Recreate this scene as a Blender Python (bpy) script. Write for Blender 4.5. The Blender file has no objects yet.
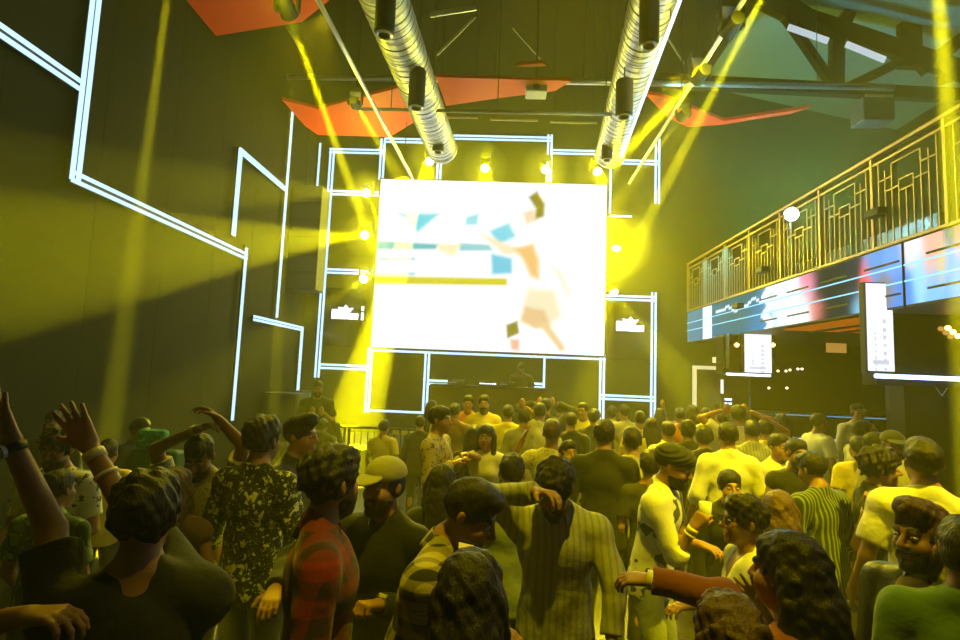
import bpy, math, random
import numpy as np
from math import radians, sin, cos, pi
from mathutils import Vector, Matrix

SC = bpy.context.scene
COL = SC.collection

# ------------------------------------------------------------------ camera
CAM_POS = np.array([0.0, 0.0, 2.0])
FOCAL = 540.0                       # in pixels of the 960 x 640 frame
PITCH, YAW, ROLL = radians(5.6), radians(2.3), radians(2.3)
_f = np.array([-sin(YAW) * cos(PITCH), cos(YAW) * cos(PITCH), sin(PITCH)])
_r0 = np.cross(_f, [0, 0, 1.0]); _r0 /= np.linalg.norm(_r0)
_u0 = np.cross(_r0, _f)
_r = _r0 * cos(ROLL) + _u0 * sin(ROLL)
_u = -_r0 * sin(ROLL) + _u0 * cos(ROLL)
cam = bpy.data.cameras.new('camera')
cam.sensor_width = 36.0
cam.lens = 36.0 * FOCAL / 960.0
cam.clip_start = 0.05
cam_ob = bpy.data.objects.new('camera', cam)
COL.objects.link(cam_ob)
cam_ob.matrix_world = Matrix((
    (_r[0], _u[0], -_f[0], CAM_POS[0]),
    (_r[1], _u[1], -_f[1], CAM_POS[1]),
    (_r[2], _u[2], -_f[2], CAM_POS[2]),
    (0, 0, 0, 1)))
SC.camera = cam_ob

# ------------------------------------------------------------------ world, exposure, renderer limits
world = bpy.data.worlds.new('world')
SC.world = world
world.use_nodes = True
_bg = world.node_tree.nodes.get('Background')
_bg.inputs[0].default_value = (0.10, 0.11, 0.03, 1)
_bg.inputs[1].default_value = 0.0
SC.view_settings.view_transform = 'Standard'
SC.view_settings.look = 'None'
SC.view_settings.exposure = 0.0
SC.view_settings.gamma = 1.0
SC.view_settings.use_curve_mapping = False
cy = SC.cycles
cy.use_denoising = True
try:
    cy.denoiser = 'OPENIMAGEDENOISE'
    cy.denoising_input_passes = 'RGB_ALBEDO_NORMAL'
except Exception:
    pass
cy.max_bounces = 5
cy.diffuse_bounces = 2
cy.glossy_bounces = 2
cy.transmission_bounces = 3
cy.volume_bounces = 0
cy.sample_clamp_indirect = 4.0
cy.caustics_reflective = False
cy.caustics_refractive = False

# ------------------------------------------------------------------ pixel -> place in the room
def ray(px, py):
    d = _f + _r * ((px - 480.0) / FOCAL) - _u * ((py - 320.0) / FOCAL)
    return d

def at_y(px, py, Y):
    d = ray(px, py); return CAM_POS + d * ((Y - CAM_POS[1]) / d[1])

def at_x(px, py, X):
    d = ray(px, py); return CAM_POS + d * ((X - CAM_POS[0]) / d[0])

def at_z(px, py, Z):
    d = ray(px, py); return CAM_POS + d * ((Z - CAM_POS[2]) / d[2])

# ------------------------------------------------------------------ lights
YEL = (1.0, 0.93, 0.0)
AMBER = (1.0, 0.80, 0.0)

def aim(o, loc, target):
    loc = Vector(loc); target = Vector(target)
    o.location = loc
    o.rotation_euler = (target - loc).to_track_quat('-Z', 'Y').to_euler()

def spot(loc, target, power, angle, blend=0.25, color=YEL, radius=0.03, name='spot_beam'):
    l = bpy.data.lights.new(name, 'SPOT')
    l.energy = power; l.spot_size = radians(angle); l.spot_blend = blend
    l.color = color; l.shadow_soft_size = radius
    o = bpy.data.objects.new(name, l); COL.objects.link(o)
    aim(o, loc, target)
    return o

def area(loc, target, power, sx, sy, color, name='area_light', spread=180):
    l = bpy.data.lights.new(name, 'AREA')
    l.shape = 'RECTANGLE'; l.size = sx; l.size_y = sy
    l.energy = power; l.color = color; l.spread = radians(spread)
    o = bpy.data.objects.new(name, l); COL.objects.link(o)
    aim(o, loc, target)
    return o

def point(loc, power, color, radius=0.1, name='point_light'):
    l = bpy.data.lights.new(name, 'POINT')
    l.energy = power; l.color = color; l.shadow_soft_size = radius
    o = bpy.data.objects.new(name, l); COL.objects.link(o)
    o.location = loc
    return o

BACK_Y = 12.4      # stage wall
LEFT_X = -4.6
BAL_X = 4.2        # balcony face
HAZE = 0.017

# every stage lamp: where it hangs (pixel on a plane), where its beam lands, power, opening angle
def px_y(x, y, Y): return tuple(at_y(x, y, Y))
LAMPS = []
def lamp(label, loc, target, power, ang, blend=.2, fixture=True, lens=None, big=1.0, color=YEL):
    loc = np.array(loc, float); target = np.array(target, float)
    d = target - loc; d /= np.linalg.norm(d)
    spot(loc + d * .14 * big, target, power, ang, blend, color, radius=.035)
    if fixture: LAMPS.append((label, tuple(loc), tuple(target), big))
LY = 11.9
CROWD = 3400
# around the screen
lamp('moving head above the screen left corner below the duct end', px_y(430, 160, LY), (-1.6, 5.0, 0.0), CROWD, 26, color=AMBER)
lamp('moving head above the middle of the screen, left of centre', px_y(485, 167, LY), (0.2, 4.0, 0.0), CROWD, 26, color=AMBER)
lamp('moving head above the middle of the screen, right of centre', px_y(545, 168, LY), (1.6, 3.5, 0.0), CROWD, 26, color=AMBER)
lamp('moving head above the screen right corner below the duct end', px_y(597, 170, LY), (2.6, 5.5, 0.0), CROWD, 26, color=AMBER)
lamp('moving head at the screen upper left edge, topmost of three', px_y(368, 193, LY), (-3.9, 1.5, 2.5), 23800, 6)
lamp('moving head at the screen left edge, middle of three', px_y(366, 235, LY), (-3.85, 1.0, 1.85), 68000, 8)
lamp('moving head at the screen left edge, lowest of three', px_y(365, 278, LY), (-3.6, 3.5, 0.6), 8500, 7)
lamp('moving head at the screen right edge, upper of two', px_y(617, 245, LY), px_y(578, 466, 10.0), 24000, 13)
lamp('moving head at the screen right edge, lower of two', px_y(612, 290, LY), px_y(720, 430, 9.5), 10200, 16)
# extra spots set at two heads by the screen: the strong beam that lands in the crowd, and a thin one
lamp('', px_y(426, 166, 11.75), px_y(338, 480, 9.6), 330000, 10.5, .12, fixture=False)
lamp('', px_y(424, 168, 11.75), px_y(262, 620, 2.8), 45000, 5, fixture=False)
lamp('', px_y(370, 197, 11.75), px_y(446, 440, 9.8), 26000, 6, fixture=False)
# left and right pipes
lamp('moving head at the top left beside the red panel', tuple(at_z(287, 8, 6.0)), px_y(388, 290, 12.2), 260000, 3.0)
lamp('moving head under the left pipe by the red panel', tuple(at_z(355, 103, 6.0)), px_y(402, 182, 12.2), 45000, 5, big=.8)
lamp('moving head on the right pipe, nearest the camera', tuple(at_z(731, 26, 5.95)), px_y(590, 200, 12.2), 110000, 2.6)
lamp('moving head on the right pipe, middle one', tuple(at_z(700, 75, 5.95)), px_y(584, 194, 12.2), 130000, 5.5)
lamp('moving head on the right pipe, farthest one', tuple(at_z(683, 115, 5.95)), px_y(600, 225, 12.2), 26000, 6, big=.8)
# beams whose lamps hang above the frame
lamp('', (3.0, 5.2, 6.9), px_y(597, 318, 12.2), 300000, 2.8, fixture=False)
lamp('', (3.7, 4.6, 6.9), px_y(985, 560, 4.6), 300000, 3.2, fixture=False)
lamp('', (-3.9, 5.6, 6.9), px_y(104, 480, 5.6), 90000, 2.6, fixture=False)
lamp('', (-3.6, 8.4, 6.9), px_y(272, 440, 9.0), 80000, 2.6, fixture=False)
# washes from the roof over the dance floor
lamp('', (2.7, 1.4, 6.6), (2.4, 3.5, 1.2), 2900, 42, .7, fixture=False, color=AMBER)
lamp('', (0.3, 1.0, 6.6), (0.4, 2.5, 1.2), 900, 44, .8, fixture=False, color=AMBER)
lamp('', (0.6, 3.0, 7.0), (0.8, 5.6, 1.0), 1000, 50, .7, fixture=False, color=AMBER)
lamp('', (2.4, 7.4, 6.6), (1.6, 7.0, 1.0), 1700, 60, .7, fixture=False, color=AMBER)
lamp('', (-1.6, 7.0, 6.6), (-4.6, 7.4, 3.2), 120, 100, .8, fixture=False)
lamp('', (-2.4, 6.5, 6.6), (-1.7, 2.6, 1.3), 800, 36, .7, fixture=False, color=AMBER)
# point lights added before the lenses for the lamps' spill and halo
for _x, _y, _w in ((430, 160, 90), (485, 167, 110), (545, 168, 110), (597, 170, 90), (368, 193, 110), (366, 235, 130), (365, 278, 90), (617, 245, 380), (612, 290, 110)):
    point(px_y(_x, _y, LY - .3), _w * .85, YEL, .05)
for _x, _y, _w in ((287, 8, 25), (355, 103, 20), (731, 26, 10), (700, 75, 14), (683, 115, 12)):
    _q = at_z(_x, _y, 5.95); point((_q[0], _q[1] - .25, _q[2] - .1), _w, YEL, .05)
# cool flood on the balcony
_c = at_x(790, 215, 5.0)
point((_c[0], _c[1] - .15, _c[2]), 620, (.22, .9, 1.0), .08)


# ------------------------------------------------------------------ materials
MATS = {}

def mat(name, color, rough=0.6, metal=0.0, emit=None, estr=0.0, noise=None, bump=0.0, bscale=40.0, spec=0.5, sheen=0.0):
    if name in MATS:
        return MATS[name]
    m = bpy.data.materials.new(name); m.use_nodes = True
    nt = m.node_tree; b = nt.nodes['Principled BSDF']
    b.inputs['Base Color'].default_value = (*color, 1)
    b.inputs['Roughness'].default_value = rough
    b.inputs['Metallic'].default_value = metal
    b.inputs['Specular IOR Level'].default_value = spec
    if sheen: b.inputs['Sheen Weight'].default_value = sheen
    if emit is not None:
        b.inputs['Emission Color'].default_value = (*emit, 1)
        b.inputs['Emission Strength'].default_value = estr
    if noise or bump:
        tc = nt.nodes.new('ShaderNodeTexCoord')
        n = nt.nodes.new('ShaderNodeTexNoise'); n.inputs['Scale'].default_value = bscale
        n.inputs['Detail'].default_value = 4
        nt.links.new(tc.outputs['Object'], n.inputs['Vector'])
        if noise:
            mx = nt.nodes.new('ShaderNodeMix'); mx.data_type = 'RGBA'
            mx.inputs[6].default_value = (*color, 1); mx.inputs[7].default_value = (*noise, 1)
            nt.links.new(n.outputs['Fac'], mx.inputs[0]); nt.links.new(mx.outputs[2], b.inputs['Base Color'])
        if bump:
            bp = nt.nodes.new('ShaderNodeBump'); bp.inputs['Strength'].default_value = bump
            bp.inputs['Distance'].default_value = 0.02
            nt.links.new(n.outputs['Fac'], bp.inputs['Height']); nt.links.new(bp.outputs['Normal'], b.inputs['Normal'])
    MATS[name] = m
    return m

def emis(name, color, strength):
    if name in MATS:
        return MATS[name]
    m = bpy.data.materials.new(name); m.use_nodes = True
    nt = m.node_tree; nt.nodes.clear()
    e = nt.nodes.new('ShaderNodeEmission'); o = nt.nodes.new('ShaderNodeOutputMaterial')
    e.inputs[0].default_value = (*color, 1); e.inputs[1].default_value = strength
    nt.links.new(e.outputs[0], o.inputs[0])
    MATS[name] = m
    return m

def emis_attr(name, strength, attr='Col'):
    m = bpy.data.materials.new(name); m.use_nodes = True
    nt = m.node_tree; nt.nodes.clear()
    a = nt.nodes.new('ShaderNodeAttribute'); a.attribute_name = attr
    e = nt.nodes.new('ShaderNodeEmission'); o = nt.nodes.new('ShaderNodeOutputMaterial')
    e.inputs[1].default_value = strength
    nt.links.new(a.outputs['Color'], e.inputs[0]); nt.links.new(e.outputs[0], o.inputs[0])
    return m

# ------------------------------------------------------------------ mesh builder
class MB:
    def __init__(self):
        self.v = []; self.f = []
    def add(self, vs, fs):
        n = len(self.v); self.v += [tuple(float(c) for c in p) for p in vs]
        self.f += [tuple(i + n for i in q) for q in fs]
        return self
    def box(self, a, b):
        (x0, y0, z0), (x1, y1, z1) = [(min(p, q)) for p, q in zip(a, b)], [(max(p, q)) for p, q in zip(a, b)]
        vs = [(x0,y0,z0),(x1,y0,z0),(x1,y1,z0),(x0,y1,z0),(x0,y0,z1),(x1,y0,z1),(x1,y1,z1),(x0,y1,z1)]
        return self.add(vs, [(0,3,2,1),(4,5,6,7),(0,1,5,4),(1,2,6,5),(2,3,7,6),(3,0,4,7)])
    def cbox(self, c, s):
        return self.box([c[i]-s[i]/2 for i in range(3)], [c[i]+s[i]/2 for i in range(3)])
    def bar(self, a, b, w, h, up=(0,0,1)):
        a = Vector(a); b = Vector(b); d = (b-a).normalized(); up = Vector(up)
        if abs(d.dot(up)) > .95: up = Vector((0,1,0))
        s = d.cross(up).normalized(); u = s.cross(d)
        vs = [p + s*(i*w/2) + u*(j*h/2) for p in (a, b) for i, j in ((-1,-1),(1,-1),(1,1),(-1,1))]
        return self.add(vs, [(3,2,1,0),(4,5,6,7),(0,1,5,4),(1,2,6,5),(2,3,7,6),(3,0,4,7)])
    def tube(self, a, b, r0, r1=None, n=12, cap=True):
        r1 = r0 if r1 is None else r1
        a = Vector(a); b = Vector(b); d = (b-a).normalized()
        up = Vector((0,0,1)) if abs(d.z) < .9 else Vector((0,1,0))
        s = d.cross(up).normalized(); u = s.cross(d)
        vs = []
        for p, r in ((a, r0), (b, r1)):
            for i in range(n):
                t = 2*pi*i/n; vs.append(p + s*(cos(t)*r) + u*(sin(t)*r))
        fs = [(i, i+n, (i+1) % n + n, (i+1) % n) for i in range(n)]
        if cap: fs += [tuple(range(n)), tuple(range(2*n-1, n-1, -1))]
        return self.add(vs, fs)
    def path(self, pts, r, n=8):
        for a, b in zip(pts[:-1], pts[1:]): self.tube(a, b, r, n=n)
        return self
    def lathe(self, prof, c=(0,0,0), n=20, axis='Z'):
        vs = []
        for r, z in prof:
            for i in range(n):
                t = 2*pi*i/n
                p = (cos(t)*r, sin(t)*r, z)
                if axis == 'Y': p = (p[0], p[2], p[1])
                vs.append((p[0]+c[0], p[1]+c[1], p[2]+c[2]))
        fs = []
        for k in range(len(prof)-1):
            for i in range(n):
                fs.append((k*n+i, k*n+(i+1) % n, (k+1)*n+(i+1) % n, (k+1)*n+i))
        return self.add(vs, fs)
    def ball(self, c, r, n=10, sc=(1,1,1)):
        prof = [(max(1e-4, sin(pi*k/n))*r, -cos(pi*k/n)*r) for k in range(n+1)]
        vs = []
        m = n*2
        for rr, z in prof:
            for i in range(m):
                t = 2*pi*i/m; vs.append((c[0]+cos(t)*rr*sc[0], c[1]+sin(t)*rr*sc[1], c[2]+z*sc[2]))
        fs = [(k*m+i, k*m+(i+1) % m, (k+1)*m+(i+1) % m, (k+1)*m+i) for k in range(n) for i in range(m)]
        return self.add(vs, fs)
    def prism(self, poly, d):
        """poly: list of 3-D points (planar), extruded by vector d"""
        n = len(poly); d = Vector(d)
        vs = [Vector(p) for p in poly] + [Vector(p)+d for p in poly]
        fs = [tuple(range(n-1, -1, -1)), tuple(range(n, 2*n))] + [(i, (i+1) % n, (i+1) % n+n, i+n) for i in range(n)]
        return self.add(vs, fs)
    def build(self, name, m, parent=None, smooth=False, bevel=0.0):
        me = bpy.data.meshes.new(name)
        vs = self.v
        o = bpy.data.objects.new(name, me)
        off = (0, 0, 0)
        if parent is not None:
            o.parent = parent
            off = WORLD.get(parent.name, (0, 0, 0))
        me.from_pydata([(p[0]-off[0], p[1]-off[1], p[2]-off[2]) for p in vs], [], self.f)
        me.materials.append(m)
        if smooth:
            me.polygons.foreach_set('use_smooth', [True]*len(me.polygons))
        me.update()
        COL.objects.link(o)
        WORLD[o.name] = off
        if bevel:
            b = o.modifiers.new('bevel', 'BEVEL'); b.width = bevel; b.segments = 2; b.limit_method = 'ANGLE'
        return o

WORLD = {}       # world offset of each object that carries parts (none is rotated when parts are added in world space)

def tag(o, label=None, cat=None, group=None, kind=None):
    if label: o['label'] = label
    if cat: o['category'] = cat
    if group: o['group'] = group
    if kind: o['kind'] = kind
    return o

def empty(name, loc, label=None, cat=None, group=None):
    o = bpy.data.objects.new(name, None)
    o.empty_display_size = 0.1
    COL.objects.link(o); o.location = loc
    WORLD[o.name] = tuple(loc)
    return tag(o, label, cat, group)

def struct(name, mb, m):
    return tag(mb.build(name, m), kind='structure')

# ================================================================== the room
M_wall = mat('wall_black', (0.016, 0.016, 0.011), 0.8, bump=0.25, bscale=6.0, noise=(0.010, 0.010, 0.007), spec=.15)
M_black = mat('black_matte', (0.02, 0.02, 0.02), 0.6)
M_gloss = mat('black_gloss', (0.012, 0.012, 0.014), 0.15)
M_floor = mat('floor_dark', (0.03, 0.027, 0.024), 0.3, bump=0.05, bscale=20)
M_ceil = mat('ceiling_dark', (0.010, 0.010, 0.008), 0.9, spec=.1, bump=0.3, bscale=8)
M_roof = mat('roof_sheet', (0.13, 0.22, 0.20), 0.7, spec=.2)  # teal light of the balcony flood is put into this base colour
M_steel = mat('dark_steel', (0.03, 0.03, 0.03), 0.5, 0.3)
M_alu = mat('aluminium', (0.8, 0.8, 0.8), 0.3, 0.9)
M_duct = mat('galvanised_duct', (0.78, 0.80, 0.82), 0.38, 0.5)
def _duct_seams():
    nt = M_duct.node_tree; N = nt.nodes; L = nt.links; bs = N['Principled BSDF']
    tc = N.new('ShaderNodeTexCoord'); sx = N.new('ShaderNodeSeparateXYZ'); L.new(tc.outputs['Object'], sx.inputs[0])
    a = N.new('ShaderNodeMath'); a.operation = 'MULTIPLY'; a.inputs[1].default_value = 8.5; L.new(sx.outputs[1], a.inputs[0])
    f = N.new('ShaderNodeMath'); f.operation = 'FRACT'; L.new(a.outputs[0], f.inputs[0])
    g = N.new('ShaderNodeMath'); g.operation = 'LESS_THAN'; g.inputs[1].default_value = .2; L.new(f.outputs[0], g.inputs[0])
    mx = N.new('ShaderNodeMix'); mx.data_type = 'RGBA'; mx.inputs[6].default_value = (.78, .80, .82, 1); mx.inputs[7].default_value = (.16, .16, .17, 1)
    L.new(g.outputs[0], mx.inputs[0]); L.new(mx.outputs[2], bs.inputs['Base Color'])
_duct_seams()
M_brass = mat('brass_rail', (0.45, 0.31, 0.18), 0.35, 0.6)
M_red = mat('red_panel', (0.75, 0.055, 0.02), 0.6)
M_led = emis('led_tube_cool', (0.55, 0.82, 1.0), 1.5)
M_ledw = emis('led_tube_white', (0.75, 0.9, 1.0), 2.5)
M_ledb = emis('led_tube_blue', (0.30, 0.45, 1.0), 7.0)
M_lens = emis('lamp_lens', (1.0, 0.85, 0.25), 90.0)
M_warm = emis('warm_bulb', (1.0, 0.5, 0.08), 14.0)
M_white = emis('backlit_white', (0.9, 0.95, 1.0), 3.0)

# left wall panels: seams as shallow grooves in the mesh
def paneled_wall(name, x, y0, y1, z1, step, m):
    mb = MB()
    y = y0
    while y < y1 - 1e-3:
        ye = min(y + step, y1)
        mb.box((x - 0.12, y + 0.003, 0), (x, ye - 0.003, z1))
        y = ye
    mb.box((x - 0.2, y0, 0), (x - 0.1, y1, z1))
    return struct(name, mb, m)

Y0 = -3.0
paneled_wall('wall_left', LEFT_X, Y0, BACK_Y, 9.2, 1.25, M_wall)
struct('wall_stage', MB().box((LEFT_X - 0.2, BACK_Y, 0), (9.2, BACK_Y + 0.2, 9.4)), mat('wall_stage_paint', (0.05, 0.05, 0.03), 0.8, spec=.15, bump=0.2, bscale=5))
struct('wall_right', MB().box((9.0, Y0, 0), (9.2, BACK_Y, 9.4)), M_wall)
struct('wall_rear', MB().box((LEFT_X - 0.2, Y0 - 0.2, 0), (9.2, Y0, 9.4)), M_wall)
struct('floor', MB().box((LEFT_X - 0.2, Y0 - 0.2, -0.2), (9.2, BACK_Y + 0.2, 0)), M_floor)
RX = 4.5
def roof_z(x): return 9.0 - 0.22 * max(0, x - RX) - 0.02 * max(0, RX - x)
mb = MB()
mb.prism([(LEFT_X - .2, Y0 - .2, roof_z(LEFT_X)), (RX, Y0 - .2, roof_z(RX)), (RX, Y0 - .2, roof_z(RX) + .15), (LEFT_X - .2, Y0 - .2, roof_z(LEFT_X) + .15)], (0, BACK_Y - Y0 + .4, 0))
struct('ceiling', mb, M_ceil)
mb = MB()
mb.prism([(RX, Y0 - .2, roof_z(RX)), (9.2, Y0 - .2, roof_z(9.2)), (9.2, Y0 - .2, roof_z(9.2) + .15), (RX, Y0 - .2, roof_z(RX) + .15)], (0, BACK_Y - Y0 + .4, 0))
struct('ceiling_slope', mb, M_roof)

# ------------------------------------------------------------------ balcony
LIP, FTOP, RTOP = 2.86, 3.56, 4.66
BY1 = 12.3
struct('slab_balcony', MB().box((BAL_X + 0.06, Y0, LIP), (9.0, BACK_Y, FTOP - 0.03)), M_black)

# LED ribbon along the balcony face, two panels split where the photo shows a seam
def lerp(a, b, t): return a + (b - a) * t
rng = np.random.RandomState(7)
def ribbon_color(s, v):
    """s: 0 far end .. 1 near end; v: 0 bottom .. 1 top"""
    col = np.zeros(3)
    blobs = [  # s, v, rs, rv, colour, weight
        (.05, .5, .14, .9, (.02, .16, .26), 1.0), (.16, .6, .12, .6, (.015, .11, .12), 1.2), (.27, .35, .07, .6, (.02, .20, .42), 1.0),
        (.34, .55, .05, .6, (.75, .9, .92), 2.2), (.40, .25, .05, .5, (.8, .95, .85), 1.6), (.43, .7, .04, .4, (.8, .25, .35), 1.3),
        (.46, .25, .04, .3, (.85, .22, .18), 1.5), (.52, .55, .07, .8, (.01, .02, .02), 3.0), (.58, .6, .04, .6, (.02, .03, .04), 2.5),
        (.63, .5, .025, .35, (.9, .12, .1), 2.0), (.60, .15, .03, .3, (.25, .65, .85), 1.3), (.66, .75, .04, .4, (.12, .3, .6), 1.4),
        (.70, .35, .05, .3, (.25, .2, .12), 1.2), (.74, .7, .04, .3, (.15, .35, .8), 1.6), (.76, .3, .05, .35, (.08, .25, .65), 1.5),
        (.80, .8, .04, .25, (.75, .72, .7), 1.8), (.82, .45, .03, .4, (.3, .65, .85), 1.5), (.87, .7, .04, .4, (.85, .45, .3), 1.5),
        (.88, .25, .04, .4, (.2, .5, .75), 1.4), (.90, .5, .02, .3, (.8, .65, .1), 1.3), (.95, .3, .04, .5, (.1, .35, .85), 1.8),
        (.97, .8, .03, .3, (.8, .25, .15), 1.3), (.94, .9, .02, .2, (.05, .15, .12), 1.5)]
    wt = 1e-6
    for bs, bv, rs, rv, c, w in blobs:
        g = (w * math.exp(-((s - bs) / rs) ** 2 - ((v - bv) / rv) ** 2)) ** 2.2
        col += np.array(c) * g; wt += g
    return col / wt

def image_grid(name, origin, du, dv, nu, nv, fn, m, normal_off=0.0):
    """flat screen: origin + u*du + v*dv, colours on the corners"""
    o = np.array(origin, float); du = np.array(du, float); dv = np.array(dv, float)
    vs = []; cs = []
    for j in range(nv + 1):
        for i in range(nu + 1):
            u, v = i / nu, j / nv
            vs.append(tuple(o + du * u + dv * v)); c = fn(u, v); cs.append((c[0], c[1], c[2], 1.0))
    fs = [(j*(nu+1)+i, j*(nu+1)+i+1, (j+1)*(nu+1)+i+1, (j+1)*(nu+1)+i) for j in range(nv) for i in range(nu)]
    return vs, fs, cs

def build_image(name, vs, fs, cs, m, parent=None):
    mb = MB(); mb.v = vs; mb.f = fs
    o = mb.build(name, m, parent)
    at = o.data.color_attributes.new('Col', 'FLOAT_COLOR', 'POINT')
    at.data.foreach_set('color', np.array(cs, dtype=np.float32).ravel())
    return o

M_rib = emis_attr('ribbon_led', 1.5)
YS = 5.75   # panel seam
for k, (ya, yb) in enumerate(((BY1, YS + 0.02), (YS - 0.02, 0.5))):
    root = empty('led_ribbon_screen', (BAL_X, (ya + yb) / 2, LIP),
                 ['long LED ribbon screen with blue and white imagery along the balcony edge', 'end panel of the balcony LED ribbon cut by the picture edge'][k], 'screen', 'LED ribbon on the balcony edge')
    MB().box((BAL_X, min(ya, yb), LIP), (BAL_X + 0.06, max(ya, yb), FTOP)).build('housing', M_black, root)
    SPAN = BY1 - 4.9
    def fn(u, v, ya=ya, yb=yb):
        y = lerp(ya, yb, u); s = (1 / y - 1 / BY1) / (1 / 4.95 - 1 / BY1)
        # compress towards the far end: the photo's picture is even in depth
        c = ribbon_color(min(1, max(0, s)) , v)
        if s < .34:
            w1 = abs(v - .72 - .06 * sin(60 * s) - .03 * sin(140 * s)) < .035 and .1 < s < .30
            w2 = abs(s - .07) < .016 or (abs(s - .285 - .01 * sin(14 * v)) < .014)
            if w1 or w2: c = np.array((.8, .95, 1.0))
        return c
    nu = 260 if k == 0 else 120
    vs, fs, cs = image_grid('picture', (BAL_X - 0.004, ya, LIP + 0.02), (0, yb - ya, 0), (0, 0, FTOP - LIP - 0.04), nu, 16, fn, M_rib)
    build_image('picture', vs, fs, cs, M_rib, root)
    for z, mm in ((LIP + .15, M_black), (LIP + .5, M_black)):
        y, L, ye = (8.9, .55, YS + .4) if k == 0 else (ya - .3, 5, yb)
        while y > ye:
            MB().box((BAL_X - .016, y, z - .011), (BAL_X - .003, max(y - L, yb), z + .011)).build('dark_line', M_black, root); y -= L + .3
    for z in (LIP + .27, LIP + .44):
        MB().tube((BAL_X - .012, ya, z), (BAL_X - .012, yb, z), .009, n=6).build('light_line', emis('cyan_line', (.35, .85, 1.0), 1.3), root)

# two small dark spot cans sitting on the ribbon's top edge
for k, (px, py, lab) in enumerate(((876, 213, 'small black floodlight on the balcony edge nearest the camera'), (762, 270, 'small black floodlight at the middle of the balcony edge'), (738, 306, 'small round yellow lit fitting near the far end of the LED ribbon'))):
    c = at_x(px, py, BAL_X - .08)
    root = empty('floodlight', c, lab, 'lamp', 'floodlights on the balcony edge')
    MB().cbox(c, (.12, .22, .09)).build('housing', M_black, root, bevel=.01)
    MB().bar(c, (BAL_X + .03, c[1], c[2] - .02), .03, .03).build('bracket', M_steel, root)

# railing: one thing, with posts, handrails and fret panels
rail = empty('balcony_railing', (BAL_X, 6, FTOP), 'brass coloured balcony railing with square fret pattern above the LED ribbon', 'railing')
MB().box((BAL_X - .03, .5, RTOP - .035), (BAL_X + .03, BY1, RTOP + .01)).build('handrail', M_brass, rail, bevel=.01)
MB().box((BAL_X - .012, .5, RTOP - .13), (BAL_X + .012, BY1, RTOP - .105)).build('upper_rail', M_brass, rail)
MB().box((BAL_X - .015, .5, FTOP + .0), (BAL_X + .015, BY1, FTOP + .03)).build('bottom_rail', M_brass, rail)
y = BY1; BAYW = 1.02; nb = 0
while y > 1.0:
    MB().box((BAL_X - .018, y - .018, FTOP), (BAL_X + .018, y + .018, RTOP - .03)).build('post', M_brass, rail)
    mb = MB(); t = .0062
    def vb(yy, z0, z1): mb.box((BAL_X - t, yy - t, z0), (BAL_X + t, yy + t, z1))
    def hb(ya, yb, z): mb.box((BAL_X - t, ya, z - t), (BAL_X + t, yb, z + t))
    U = RTOP - .12; Bz = FTOP + .02
    w = BAYW / 10
    for i in range(1, 10):
        yy = y - i * w
        if i in (1, 9): vb(yy, Bz, U)
        elif i in (2, 8): vb(yy, Bz, U - .12)
        elif i in (3, 7): vb(yy, Bz, U - .08)
        elif i in (4, 6): vb(yy, Bz, U - .30)
        else: vb(yy, Bz, U - .42)
    hb(y - 7 * w, y - 3 * w, U - .08)
    hb(y - 6 * w, y - 4 * w, U - .30)
    hb(y - 3 * w, y - 1 * w, U - .22); hb(y - 9 * w, y - 7 * w, U - .22)
    hb(y - 4 * w, y - 2 * w, U - .36); hb(y - 8 * w, y - 6 * w, U - .36)
    hb(y - 6 * w, y - 4 * w, U - .42)
    mb.build('fret_panel', M_brass, rail)
    y -= BAYW

# bright lamp behind the railing
c = at_x(790, 215, 5.0)
root = empty('flood_lamp', (c[0], c[1], FTOP), 'bright blue white floodlight standing behind the balcony railing', 'lamp')
MB().tube((c[0], c[1], FTOP - .03), (c[0], c[1], c[2] - .1), .02).build('stand', M_steel, root)
MB().lathe([(.02, .12), (.12, .1), (.13, 0), (.13, -.02)], (c[0], c[1] , c[2]), axis='Y').build('housing', M_black, root, smooth=True)
MB().ball((c[0], c[1] - .05, c[2]), .11).build('lens', emis('flood_lens', (.75, .95, 1.0), 60), root, smooth=True)

# upper floor: long sofa row / shelving glimpsed between the bars
for k, (ya, yb) in enumerate(((11.3, 9.6), (9.2, 7.6), (7.2, 5.6))):
    lab = ['far upstairs lounge bench seen through the railing', 'middle upstairs lounge bench seen through the railing', 'near upstairs lounge bench seen through the railing'][k]
    root = empty('lounge_bench', (5.9, (ya + yb) / 2, FTOP), lab, 'bench', 'lounge benches on the balcony')
    m = mat('bench_leather', (.05, .032, .015), .5)
    MB().box((5.6, yb, FTOP - .03), (6.2, ya, FTOP + .42)).build('seat', m, root, bevel=.03)
    MB().box((6.05, yb, FTOP + .42), (6.25, ya, FTOP + .95)).build('backrest', m, root, bevel=.03)

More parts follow.
